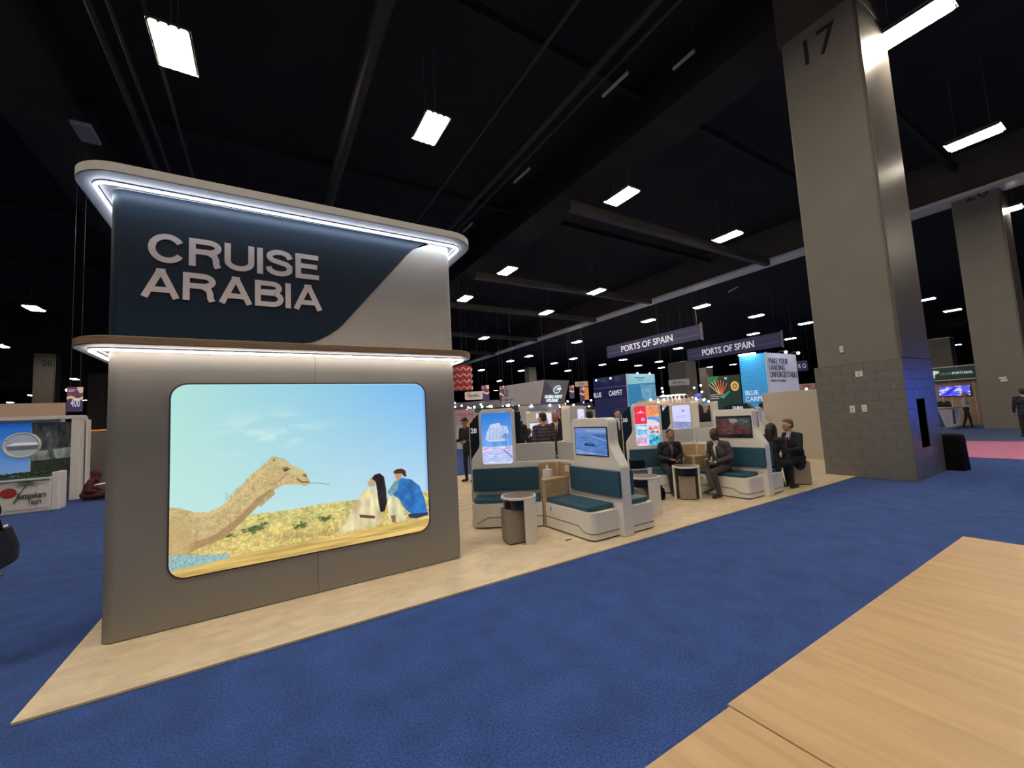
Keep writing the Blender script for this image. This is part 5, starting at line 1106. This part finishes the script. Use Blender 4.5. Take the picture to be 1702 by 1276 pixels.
MB().prism([(.14*math.cos(2*PI*k/20), .12*math.sin(2*PI*k/20)) for k in range(20)], (lx, CYY-.002, lz), X3, Z3, (0, -.01, 0)).obj('sun_logo', mr, ct)
pm = MB(); px_, pz_ = lx+.10, lz-.25
pm.tube([(px_, CYY-.02, pz_), (px_+.08, CYY-.02, pz_+.2), (px_+.2, CYY-.02, pz_+.42)], .018, 6)
for a in (-.3, .2, .8, 1.5, 2.2, 2.9, 3.4): pm.tube([(px_+.2, CYY-.02, pz_+.42), (px_+.2+.1*math.cos(a), CYY-.02, pz_+.45+.1*math.sin(a)), (px_+.2+.2*math.cos(a), CYY-.02, pz_+.40+.14*math.sin(a))], (.014, .012, .004), 5)
pm.obj('palm_logo', mg, ct)
# low grey partition and rail behind the seated figure
pt = thing('partition', 'low grey partition behind the seated maroon figure by the booth edge', 'partition', (-4.8, 20, 0))
MB().box(-5.3, -3.2, 20, 20.1, 0, 2.0).obj('wall_sheet', M['column'], pt); MB().box(-5.3, -3.2, 19.97, 20.13, 2.0, 2.05).obj('top_rail', M['orange'], pt)

# ================================================================ people
def frame_of(d, ref=Vector((0, 0, 1))):
    d = d.normalized(); a = ref.cross(d)
    if a.length < 1e-3: a = Vector((1, 0, 0)).cross(d)
    a.normalize(); return a, d.cross(a), d
class Body:
    """a figure modelled from tapered limbs and masses that are fused into one skin, then coloured by the nearest limb"""
    def __init__(s): s.p = []
    def cap(s, a, b, ra, rb, m, part='body', flat=1.0, ref=None):
        s.p.append(('c', Vector(a), Vector(b), ra, rb, m, part, flat, ref))
    def ell(s, c, r, m, part='body', rot=None):
        s.p.append(('e', Vector(c), Vector(r), rot or Matrix.Identity(3), None, m, part, 1, None))
    def mesh_of(s, q):
        mb = MB()
        if q[0] == 'c':
            _, a, b, ra, rb, m, part, flat, ref = q; d = b-a
            if d.length < 1e-4: d = Vector((0, 0, 1e-3))
            e1, e2, e3 = frame_of(d, ref or Vector((.3, .2, .9))); n = 12; rows = []
            for t in (-90, -60, -30, 0): rows.append((a+e3*ra*math.sin(math.radians(t)), ra*math.cos(math.radians(t))))
            for t in (.25, .5, .75): rows.append((a.lerp(b, t), ra+(rb-ra)*t))
            for t in (0, 30, 60, 90): rows.append((b+e3*rb*math.sin(math.radians(t)), rb*math.cos(math.radians(t))))
            vs = [tuple(c+(e1*math.cos(2*PI*k/n)+e2*math.sin(2*PI*k/n)*flat)*max(r, 1e-4)) for c, r in rows for k in range(n)]
            fs = [(i*n+k, i*n+(k+1) % n, (i+1)*n+(k+1) % n, (i+1)*n+k) for i in range(len(rows)-1) for k in range(n)]
            fs += [tuple(range(n))[::-1], tuple((len(rows)-1)*n+k for k in range(n))]
            mb.add(vs, fs)
        else:
            _, c, r, R_, _, m, part, _, _ = q; n, k2 = 16, 10; b2 = MB(); b2.ball((0, 0, 0), 1, n, k2)
            mb.add([tuple(c+R_ @ Vector((v[0]*r.x, v[1]*r.y, v[2]*r.z))) for v in b2.v], b2.f)
        return mb
    def dist(s, q, P):
        if q[0] == 'c':
            a = np.array(q[1]); b = np.array(q[2]); d = b-a; L = d @ d+1e-9; t = np.clip((P-a) @ d/L, 0, 1)
            return np.linalg.norm(P-a-t[:, None]*d, axis=1)-(q[3]+(q[4]-q[3])*t)
        R_ = np.array(q[3]); X = (P-np.array(q[1])) @ R_; r = np.array(q[2]); k = np.linalg.norm(X/r, axis=1)
        return (k-1)*r.min()
    def build(s, parent, vox, mats):
        parts = []
        for q in s.p:
            if q[6] not in parts: parts.append(q[6])
        for part in parts:
            qs = [q for q in s.p if q[6] == part]; mb = MB()
            for q in qs: m_ = s.mesh_of(q); mb.add(m_.v, m_.f)
            me = bpy.data.meshes.new('tmp'); me.from_pydata(mb.v, [], mb.f); me.update(); o = bpy.data.objects.new('tmp', me); C.objects.link(o)
            md = o.modifiers.new('r', 'REMESH'); md.mode = 'VOXEL'; md.voxel_size = vox*(.75 if part in ('hair', 'glasses') else 1); md.adaptivity = 0
            sm = o.modifiers.new('s', 'SMOOTH'); sm.factor = .5; sm.iterations = 2
            bpy.context.view_layer.update()
            new = bpy.data.meshes.new_from_object(o.evaluated_get(bpy.context.evaluated_depsgraph_get())); bpy.data.objects.remove(o); bpy.data.meshes.remove(me)
            new.name = part; used = []; 
            for q in qs:
                if q[5] not in used: used.append(q[5])
            new.materials.clear()
            for u_ in used: new.materials.append(mats[u_])
            if len(used) > 1:
                n = len(new.polygons); ctr = np.empty(n*3); new.polygons.foreach_get('center', ctr); ctr = ctr.reshape(-1, 3)
                D = np.stack([s.dist(q, ctr) for q in qs]); ix = np.array([used.index(q[5]) for q in qs])[D.argmin(0)]
                new.polygons.foreach_set('material_index', ix.astype(np.int32))
            new.polygons.foreach_set('use_smooth', [True]*len(new.polygons)); new.update()
            ob = bpy.data.objects.new(part, new); C.objects.link(ob); ob.parent = parent
def rotz(a): return Matrix.Rotation(a, 3, 'Z')
def roty(a): return Matrix.Rotation(a, 3, 'Y')
def head(B, c, turn=0, nod=0, hair='short', sex='m', skin='skin', beard=None, big=1.0, glasses=False):
    R_ = rotz(turn) @ roty(nod); c = Vector(c); f = lambda x, y, z: c+R_ @ (Vector((x, y, z))*big)
    E = lambda p, r, m, part='body': B.ell(f(*p), Vector(r)*big, m, part, R_)
    E((-.012, 0, .03), (.098, .076, .094), skin); E((.028, 0, -.035), (.066, .058, .078), skin); E((.045, 0, -.088), (.036, .034, .026), skin)
    E((.078, 0, .022), (.022, .046, .012), skin)                                  # brow
    B.cap(f(.088, 0, .012), f(.108, 0, -.028), .010*big, .015*big, skin)            # nose
    for s_ in (-1, 1):
        E((.081, s_*.031, .0), (.012, .013, .009), 'eye'); E((-.004, s_*.079, -.008), (.022, .011, .034), skin); E((.06, s_*.04, -.03), (.025, .02, .022), skin)
        E((.086, s_*.031, .02), (.008, .019, .005), 'hair' if hair != 'bald' else 'browd')
    E((.089, 0, -.062), (.010, .026, .007), 'lips')
    if hair in ('short', 'grey'):
        E((-.028, 0, .062), (.098, .083, .080), 'hair', 'hair'); E((-.062, 0, .0), (.062, .076, .072), 'hair', 'hair'); E((.045, 0, .103), (.035, .058, .022), 'hair', 'hair')
    if hair == 'thin': E((-.035, 0, .05), (.092, .081, .078), 'hair', 'hair')
    if hair == 'long':
        E((-.02, 0, .055), (.105, .09, .09), 'hair', 'hair'); B.cap(f(-.07, 0, .0), f(-.085, 0, -.24), .085*big, .06*big, 'hair', 'hair')
        for s_ in (-1, 1): B.cap(f(-.01, s_*.08, .02), f(-.02, s_*.085, -.17), .028*big, .03*big, 'hair', 'hair')
    if hair == 'hood':
        E((-.03, 0, .03), (.125, .105, .13), 'jacket', 'hood'); B.cap(f(-.04, 0, -.06), f(-.05, 0, -.14), .10*big, .12*big, 'jacket', 'hood')
    if beard: E((.058, 0, -.082), (.045, .046, .038), beard)
    return f
def hand(B, w_, d, side, up_, m='skin', fine=True, curl=.5, s_=1.0):
    """palm plus four unequal bent fingers and a thumb leaving the side of the palm"""
    w_ = Vector(w_); d = Vector(d).normalized(); up_ = Vector(up_); sd = up_.cross(d).normalized()*side; up_ = d.cross(sd)*side; up_.normalize()
    if up_.z < 0: up_ = -up_
    pc_ = w_+d*.055*s_; R_ = Matrix((d, sd, up_)).transposed()
    B.ell(pc_, (.052*s_, .041*s_, .018*s_), m, 'body', R_)
    for k, (off, L_) in enumerate(((-.030, .062), (-.010, .074), (.010, .070), (.029, .055))):
        a = w_+d*.088*s_+sd*off*s_; b = a+(d*(1-.35*curl)-up_*curl*.6).normalized()*L_*.5*s_; c_ = b+(d*(1-1.1*curl)-up_*curl*1.3).normalized()*L_*.5*s_
        r = .0088*s_
        B.cap(a, b, r, r*.95, m); B.cap(b, c_, r*.95, r*.8, m)
    a = w_+d*.03*s_-sd*.035*s_; b = a-sd*.022*s_+d*.03*s_-up_*.008; c_ = b+d*.028*s_-up_*.012*s_+sd*.006
    B.cap(a, b, .0115*s_, .010*s_, m); B.cap(b, c_, .010*s_, .0085*s_, m)
def person(label, loc, face, pose='stand', mats=None, vox=.012, hair='short', skin=(.33, .17, .11), J=None, suit=True, h_=1.0, turn=0, nod=0, lean=0, shirt=None, tie=None, skirt=False, bare=False, beard=None, group=None, name='person', women=False, cross=False, coat=False):
    t = thing(name, label, 'person', loc, group, rz=face)
    mm = {'skin': M.setdefault('sk%s' % (skin,), mat('skin', skin, .5)), 'eye': M['ink'], 'lips': M.setdefault('lp%s' % (skin,), mat('lips', (skin[0]*.8, skin[1]*.55, skin[2]*.6), .5)),
          'hair': M.setdefault('hair_dark', mat('dark_hair', (.015, .011, .009), .6)), 'browd': M.setdefault('hair_dark', mat('dark_hair', (.015, .011, .009), .6)),
          'jacket': M.setdefault('black_wool', mat('black_wool', (.012, .012, .016), .85)), 'trousers': M.setdefault('black_trousers', mat('black_trousers', (.012, .012, .015), .85)),
          'shirt': M.setdefault('white_shirt', mat('white_shirt', (.62, .60, .62), .8)), 'shoe': M.setdefault('shoe', mat('black_shoe', (.01, .01, .01), .4)), 'sole': M['plastic'], 'tie': M.setdefault('tie', mat('dark_red_tie', (.10, .01, .015), .6)), 'beard': M.setdefault('grey_beard', mat('grey_beard', (.16, .14, .12), .8))}
    mm.update(mats or {}); B = Body(); h = h_
    if pose == 'sit':
        D = dict(pel=(0, 0, .55), ch=(.02, 0, .83), nk=(.045, 0, 1.045), hd=(.075, 0, 1.18), sh=((.03, -.175, .985), (.03, .175, .985)), el=((.07, -.235, .74), (.07, .235, .74)), wr=((.30, -.10, .66), (.30, .10, .66)),
                 hp=((.02, -.095, .535), (.02, .095, .535)), kn=((.43, -.14, .50), (.43, .14, .50)), an=((.42, -.14, .10), (.42, .14, .10)), toe=((.57, -.16, .045), (.57, .16, .045)))
    else:
        D = dict(pel=(0, 0, .93), ch=(.0, 0, 1.26), nk=(.0, 0, 1.475), hd=(.025, 0, 1.61), sh=((0, -.18, 1.405), (0, .18, 1.405)), el=((-.03, -.235, 1.12), (-.03, .235, 1.12)), wr=((.07, -.24, .88), (.07, .24, .88)),
                 hp=((0, -.09, .90), (0, .09, .90)), kn=((.03, -.10, .49), (.0, .11, .49)), an=((-.01, -.11, .09), (-.05, .12, .09)), toe=((.14, -.13, .04), (.10, .15, .04)))
    D.update(J or {}); V_ = lambda p: Vector(p)
    if lean:
        Rl = roty(lean); pv = V_(D['pel'])
        rl = lambda p: pv+Rl @ (V_(p)-pv)
        for k in ('ch', 'nk', 'hd'): D[k] = rl(D[k])
        for k in ('sh',): D[k] = tuple(rl(p) for p in D[k])
        if not (J and 'el' in J): D['el'] = tuple(rl(p) for p in D['el'])
    pel, ch, nk, hd = map(V_, (D['pel'], D['ch'], D['nk'], D['hd'])); cl = 'jacket' if suit else 'shirt'; ax = (nk-pel).normalized()
    wq = .92 if women else 1.1
    # --- body skin: head, neck, trunk, legs, hands all fused
    B.cap(nk-ax*.04, hd-Vector((0, 0, .05)), .055*wq, .052*wq, 'skin')
    head(B, hd, turn, nod, hair, skin='skin', beard=beard)
    Rt = Matrix.Rotation(math.atan2(ax.x, ax.z), 3, 'Y')
    B.ell(pel, (.115, .155, .115), 'trousers', 'body', Rt); B.ell(pel.lerp(ch, .5), (.105, .135*wq, .15), 'shirt', 'body', Rt); B.ell(ch, (.115, .155*wq, .17), 'shirt', 'body', Rt)
    B.cap(D['sh'][0], D['sh'][1], .05, .05, 'shirt')
    for i in (0, 1):
        sh, el, wr, hp, kn, an, toe = [V_(D[k][i]) for k in ('sh', 'el', 'wr', 'hp', 'kn', 'an', 'toe')]
        B.cap(hp, kn, .085, .058, 'trousers'); B.cap(kn, an, .060, .042, 'trousers')
        if bare: pass
        B.cap(an, V_(an)+Vector((0, 0, -.035)), .036, .038, 'shoe'); B.cap(V_(an)+(toe-an)*(-.15)+Vector((0, 0, -.052)), toe, .038, .034, 'shoe')
        B.cap(an+(toe-an)*(-.2)+Vector((0, 0, -.08)), toe+Vector((0, 0, -.022)), .022, .020, 'sole') if mats and 'sole' in mats else None
        B.cap(sh, el, .045, .036, 'shirt' if not suit else 'shirt'); B.cap(el, wr, .036, .026, 'skin' if (bare and not suit) else 'shirt')
        hdv = D.get('hdir', [None, None])[i]; dv = Vector(hdv) if hdv is not None else (wr-el).normalized()
        hand(B, wr, dv, 1 if i == 0 else -1, (0, 0, 1) if pose == 'sit' else (1, 0, 0), curl=.55)
    if suit:   # jacket: a garment of its own over the body
        g = 'jacket'
        B.ell(ch, (.138, .178*wq, .175), g, g, Rt); B.ell(pel.lerp(ch, .45), (.132, .165*wq, .16), g, g, Rt); B.ell(pel+Vector((0, 0, .02)), (.140, .178, .11), g, g, Rt)
        if pose == 'stand' or coat: B.ell(pel+Vector((0, 0, -.08)), (.135, .178, .15 if not coat else .2), g, g)
        B.cap(V_(D['sh'][0])+ax*.0, V_(D['sh'][1]), .066, .066, g); B.cap(V_(D['sh'][0])*.5+nk*.5, V_(D['sh'][1])*.5+nk*.5, .05, .05, g)
        for i in (0, 1):
            sh, el, wr = [V_(D[k][i]) for k in ('sh', 'el', 'wr')]
            B.cap(sh, el, .063, .052, g); B.cap(el, el.lerp(wr, .88), .051, .038, g)
        if shirt:  # shirt front, collar and tie showing between the lapels
            fx = Rt @ Vector((1, 0, 0))
            B.ell(ch+fx*.088+ax*.03, (.054, .058, .155), 'shirt', 'shirt_front', Rt); B.cap(nk+fx*.005-ax*.03, nk+fx*.02+ax*.012, .066, .062, 'shirt', 'shirt_front')
            for s_ in (-1, 1): B.cap(ch+fx*.130+ax*.15+Vector((0, s_*.055, 0)), ch+fx*.142-ax*.09+Vector((0, s_*.018, 0)), .018, .014, 'jacket', 'lapel')
            if tie: B.cap(ch+fx*.140+ax*.16, ch+fx*.152-ax*.08, .014, .022, 'tie', 'tie')
    B.build(t, vox, mm)
    return t
def cloth(n, c, **k): return mat(n, c, .85, **k)
DARK = (.055, .028, .018); MID = (.30, .165, .11); FAIR = (.52, .29, .21)
bench = (.812, -.584)
# man in dark suit on the left bench of the pod marked 30, holding a phone
fA = math.atan2(-.812, -.584)
navy_s = cloth('charcoal_navy_suit', (.018, .019, .026), noise=.2, nscale=60)
person('bearded seated man in dark suit holding a phone, left of the round table', (7.08, 5.60, 0), fA+.12, 'sit', {'jacket': navy_s, 'trousers': navy_s, 'shirt': cloth('plum_grey_shirt', (.16, .11, .14)), 'sole': M['plastic'], 'hair': cloth('short_dark_hair', (.045, .035, .03))},
       .0095, 'thin', MID, J=dict(wr=((.30, -.07, .70), (.31, .06, .69)), el=((.06, -.25, .74), (.06, .25, .74)), kn=((.42, -.17, .50), (.43, .17, .50)), hdir=((.75, .45, 0), (.75, -.45, 0))), lean=.20, nod=.42, shirt=True, beard='beard')
ph = thing('phone', 'dark phone in the hands of the bearded seated man', 'phone', (7.08+math.cos(fA+.12)*.40, 5.60+math.sin(fA+.12)*.40, .715), rz=fA+.12)
MB().box(-.075, .075, -.036, .036, 0, .010).obj('phone_body', M['gloss_dark'], ph, local=True, bevel=.003)
MB().box(-.068, .068, -.031, .031, .010, .0112).obj('glass_face', M['ink'], ph, local=True)
# man in grey suit on the right bench, legs crossed, looking down
grey_s = cloth('grey_check_suit', (.060, .050, .052), noise=.35, nscale=90)
person('seated man in grey checked suit and white shirt, legs crossed, head bowed over a phone', (7.53, 4.70, 0), PI-.10, 'sit', {'jacket': grey_s, 'trousers': cloth('grey_trousers', (.055, .050, .050), noise=.3, nscale=90), 'shirt': M.setdefault('white_shirt', cloth('white_shirt', (.66, .64, .66)))},
       .0095, 'bald', DARK, J=dict(kn=((.42, -.04, .60), (.42, .10, .50)), an=((.50, .10, .24), (.34, .12, .10)), toe=((.63, .08, .15), (.50, .13, .045)), hp=((.02, -.10, .55), (.02, .095, .535)), wr=((.33, -.10, .69), (.35, .10, .66)), el=((.07, -.25, .75), (.07, .25, .75)), hdir=((.8, .4, 0), (.8, -.3, -.1))), lean=.16, nod=.5, shirt=True)
ph2 = thing('phone', 'dark phone held by the bald man in the grey suit', 'phone', (7.53-.42, 4.70+.03, .70), rz=.2)
MB().box(-.07, .07, -.034, .034, 0, .009).obj('phone_body', M['gloss_dark'], ph2, local=True, bevel=.003)
# man in navy suit on the stool at the end
person('heavy man in navy suit with grey-brown hair on a cube stool, seen from the side', (9.37, 4.24, -.02), math.atan2(.42, -.75), 'sit', {'jacket': cloth('navy_wool', (.008, .011, .022)), 'trousers': cloth('navy_wool_trousers', (.008, .010, .018)), 'hair': cloth('grey_brown_hair', (.13, .085, .06)), 'tie': cloth('red_tie', (.14, .02, .03))},
       .0095, 'short', FAIR, J=dict(ch=(.03, 0, .88), nk=(.06, 0, 1.10), hd=(.10, 0, 1.25), sh=((.03, -.20, 1.04), (.03, .20, 1.04)), el=((.12, -.27, .78), (.12, .27, .78)), wr=((.36, -.16, .76), (.36, .14, .74)), pel=(0, 0, .56), kn=((.40, -.13, .52), (.36, .13, .50)), an=((.30, -.10, .10), (.34, .14, .10)), toe=((.44, -.12, .045), (.50, .16, .045))), h_=1.05, lean=.06, shirt=True, tie=True, coat=True)
# woman in black with long dark hair on the far side of the pod marked 30
person('seated woman in black with long dark hair, facing away at the end of the pod', (8.40, 4.27, 0), .0, 'sit', {}, .0105, 'long', MID, women=True, lean=.10, nod=.1, coat=True)
# dark jacket lying on the bench beside the left man, and open laptop
lp = thing('laptop', 'open dark laptop on the bench left of the bearded man', 'laptop', (6.62, 5.98, .47), rz=fA)
MB().box(-.11, .11, -.16, .16, 0, .014).obj('keyboard_base', M['trim'], lp, local=True, bevel=.003)
MB().prism([(-.16, 0), (.16, 0), (.16, .21), (-.16, .21)], (-.11, 0, .014), (0, 1, 0), (-.25, 0, .97), (.012, 0, 0)).obj('lid', M['gloss_dark'], lp, local=True)
bg = thing('bag', 'dark soft bag on the floor between the tables left of the seated man', 'bag', (6.30, 5.30, .022))
finish('bag_body', [(6.30+.17*math.cos(a)*s, 5.30+.13*math.sin(a)*s, z) for z, s in ((.022, .9), (.10, 1.05), (.2, .95), (.27, .6), (.29, .1)) for a in [k*PI/8 for k in range(16)]], [(i*16+k, i*16+(k+1) % 16, (i+1)*16+(k+1) % 16, (i+1)*16+k) for i in range(4) for k in range(16)], M['bin'], bg, smooth=True)
# people standing behind pod 28
purp = cloth('quilted_purple_jacket', (.065, .045, .075))
quilt = purp.node_tree; b_ = quilt.nodes['Principled BSDF']; wv = quilt.nodes.new('ShaderNodeTexWave'); wv.bands_direction = 'Z'; wv.inputs['Scale'].default_value = 4.2; wv.inputs['Distortion'].default_value = 1.0
tc_ = quilt.nodes.new('ShaderNodeTexCoord'); quilt.links.new(tc_.outputs['Object'], wv.inputs[0]); rp = quilt.nodes.new('ShaderNodeValToRGB'); rp.color_ramp.elements[0].color = (.02, .013, .025, 1); rp.color_ramp.elements[1].color = (.085, .055, .095, 1); rp.color_ramp.elements[0].position = .15; rp.color_ramp.elements[1].position = .5
quilt.links.new(wv.outputs[0], rp.inputs[0]); quilt.links.new(rp.outputs[0], b_.inputs['Base Color'])
def at(px_xy): return (px_xy[0], px_xy[1], .022)
person('standing man in quilted purple jacket seen from behind, over the grey panel', at((5.389, 7.579)), math.atan2(.8, .3), 'stand', {'jacket': purp, 'hair': cloth('dark_brown_hair', (.03, .02, .018))}, .013, 'short', FAIR, turn=.5)
person('standing man with reddish face, white shirt and maroon tie, over the grey panel', at((6.175, 8.119)), math.atan2(-.75, -.55), 'stand', {}, .013, 'thin', (.30, .11, .07), shirt=True, tie=True)
person('person in black suit with back turned, right of the maroon-tie man', at((6.587, 8.305)), math.atan2(.8, .2), 'stand', {}, .015, 'short', MID)
person('person in black at the panel edge right of the other black suit', at((7.326, 8.994)), math.atan2(.8, -.2), 'stand', {}, .015, 'short', DARK)
person('seated man in dark suit leaning back behind the grey panel', (*(6.591, 10.028), .05), math.atan2(-.2, -.9), 'sit', {}, .014, 'bald', DARK, lean=-.15, shirt=True)
person('dark standing figure just right of the ship screen', at((5.824, 9.332)), math.atan2(.5, .5), 'stand', {}, .016, 'short', MID)
person('standing man in black suit left of fin 28, head bowed', at((4.76, 10.249)), math.atan2(-.35, -.8), 'stand', {}, .013, 'short', MID, nod=.5, lean=.12, J=dict(wr=((.32, -.16, 1.1), (.32, .16, 1.1)), el=((.03, -.25, 1.13), (.03, .25, 1.13))))
person('dark figure standing over the back of the film screen pod', at((8.01, 8.936)), math.atan2(-.2, .9), 'stand', {}, .015, 'short', DARK, J=dict(wr=((.40, -.12, 1.25), (.36, .12, 1.22)), el=((.12, -.25, 1.16), (.12, .25, 1.16))))
person('man in dark jacket close left of fin 30', at((8.223, 8.04)), math.atan2(-.8, -.5), 'stand', {}, .015, 'short', FAIR, shirt=True)
person('seated dark figure behind the red collage screen pod', (*(13.313, 10.572), .02), math.atan2(.8, .4), 'sit', {}, .018, 'long', MID)
person('dark haired figure in black leaning between the bluish screens', (*(12.435, 8.388), .05), math.atan2(-.4, -.8), 'stand', {}, .017, 'long', DARK, lean=.2)
for i, (px, py) in enumerate(((10.488, 21.587), (11.73, 18.612), (14.777, 18.911), (23.372, 18.808), (26.079, 20.221), (28.525, 18.502), (16.879, 8.723), (19.08, 23.151))):
    person(['distant dark figure under the white oval sign', 'distant dark figure above the ship pod right edge', 'distant dark figure below the lit grey sign', 'distant dark figure beside the pale map stand', 'distant dark figure under the stem lamps', 'distant dark figure left of the green poster', 'dark figure glimpsed by the small blue screen', 'distant dark figure left of the two pale screens'][i],
           (px, py, .02), [0.4, 2.0, -1.9, 1.0, -2.4, 3.0, 0.0, 1.6][i], 'stand', {}, .028, 'short', MID, shirt=(i % 2 == 0))
# people at the green headed stand
person('seated person in black behind the triangle print counter', (*(29.719, 6.4), .28), math.atan2(-.4, -.9), 'sit', {'hair': cloth('auburn_hair', (.05, .02, .012))}, .022, 'short', FAIR)
person('standing man in pale grey shirt and black trousers before the blue screen', (*(29.08, 5.526), 0), math.atan2(-.9, .1), 'stand', {'shirt': cloth('pale_grey_shirt', (.34, .33, .36))}, .020, 'bald', MID, suit=False, J=dict(an=((.12, -.11, .09), (-.16, .10, .09)), kn=((.10, -.10, .49), (-.05, .10, .49)), toe=((.26, -.12, .04), (-.02, .12, .04)), wr=((.20, -.26, .98), (.05, .26, .95))))
person('man in dark navy suit cut by the right edge of the picture', (*(23.307, 3.007), 0), math.atan2(.3, .9), 'stand', {'jacket': cloth('dark_navy_jacket', (.010, .012, .026))}, .016, 'short', FAIR, shirt=True)
# low figure in maroon beside the left stand
person('person in maroon hooded top sitting low by the white post, holding a paper', (-4.301, 16.292, -.42), math.atan2(-.1, .9), 'sit', {'jacket': cloth('maroon_top', (.10, .018, .028)), 'shirt': cloth('maroon_shirt', (.09, .016, .025)), 'trousers': cloth('maroon_skirt', (.07, .014, .02)), 'hair': cloth('black_hair', (.01, .01, .012))}, .018, 'hood', DARK, lean=.25, J=dict(kn=((.50, -.16, .56), (.50, .16, .56)), an=((.20, -.1, .52), (.20, .1, .52)), toe=((.34, -.12, .47), (.34, .12, .47))), women=True)
pp = thing('paper_sheet', 'white sheet held by the maroon hooded person', 'paper', (-3.968, 15.745, .45)); q = pp.location
MB().add([(q.x-.02, q.y-.12, q.z), (q.x+.22, q.y-.12, q.z+.03), (q.x+.22, q.y+.12, q.z+.05), (q.x-.02, q.y+.12, q.z+.02), (q.x-.02, q.y-.12, q.z+.003), (q.x+.22, q.y-.12, q.z+.033), (q.x+.22, q.y+.12, q.z+.053), (q.x-.02, q.y+.12, q.z+.023)], [(0, 3, 2, 1), (4, 5, 6, 7), (0, 1, 5, 4), (1, 2, 6, 5), (2, 3, 7, 6), (3, 0, 4, 7)]).obj('sheet', M['paper'], pp)
# passer-by at the left edge with a dark bag
D_ = 5.2
bp = (-2.106, 4.972)
person('passer-by in black at the left edge, mostly outside the picture', (bp[0], bp[1], 0), 2.2, 'stand', {}, .014, 'short', MID, J=dict(wr=((.10, -.26, 1.02), (.07, .24, .88)), el=((-.02, -.25, 1.16), (-.03, .235, 1.12))))
bg2 = thing('tote_bag', 'dark navy bag with white zip edge at the left border', 'bag', (-1.714, 4.697, 0.84))
a_ = Vector((-1.793, 4.667, 1.057)); u_ = (Vector((-1.665, 4.715, 1.086))-a_); wd_ = u_.length; u_.normalize(); bt = Vector((-1.793, 4.667, 0.744)); br_ = Vector((-1.62, 4.73, 0.811)); tr = Vector((-1.665, 4.715, 1.081))
vv = [bt, br_, tr, a_]; nn = Vector((-.2, 1, 0)).normalized()*.12
mid = [(vv[0]+vv[1])/2+Vector((0, 0, -.015)), (vv[2]+vv[3])/2+Vector((0, 0, -.01))]
fr_ = [vv[0], mid[0], vv[1], (vv[1]*.6+vv[2]*.4)+Vector((.02, 0, 0)), vv[2], mid[1], vv[3]]
me_ = MB(); k = len(fr_); me_.add(fr_+[p+nn for p in fr_], [tuple(range(k)), tuple(range(k, 2*k))[::-1]]+[(i, k+i, k+(i+1) % k, (i+1) % k) for i in range(k)])
me_.obj('bag_body', mat('navy_canvas', (.008, .012, .026), .6, bump=.2, bscale=12), bg2, bevel=.02, segs=3)
MB().tube([vv[3]+Z3*.008, mid[1]+Z3*.006, vv[2]+Z3*.008], .010, 6).obj('white_edge', M['paper'], bg2)
MB().tube([vv[3]+Z3*.0, vv[3]+Vector((.02, 0, .18)), mid[1]+Vector((-.02, 0, .24)), mid[1]+Vector((.04, 0, .0))], .012, 6).obj('handle', M['bin'], bg2)
MB().tube([vv[0]+Vector((0, .05, -.03)), mid[0]+Vector((0, .05, -.03)), vv[1]+Vector((-.12, .05, -.04))], .03, 6).obj('hem', M['trim'], bg2)
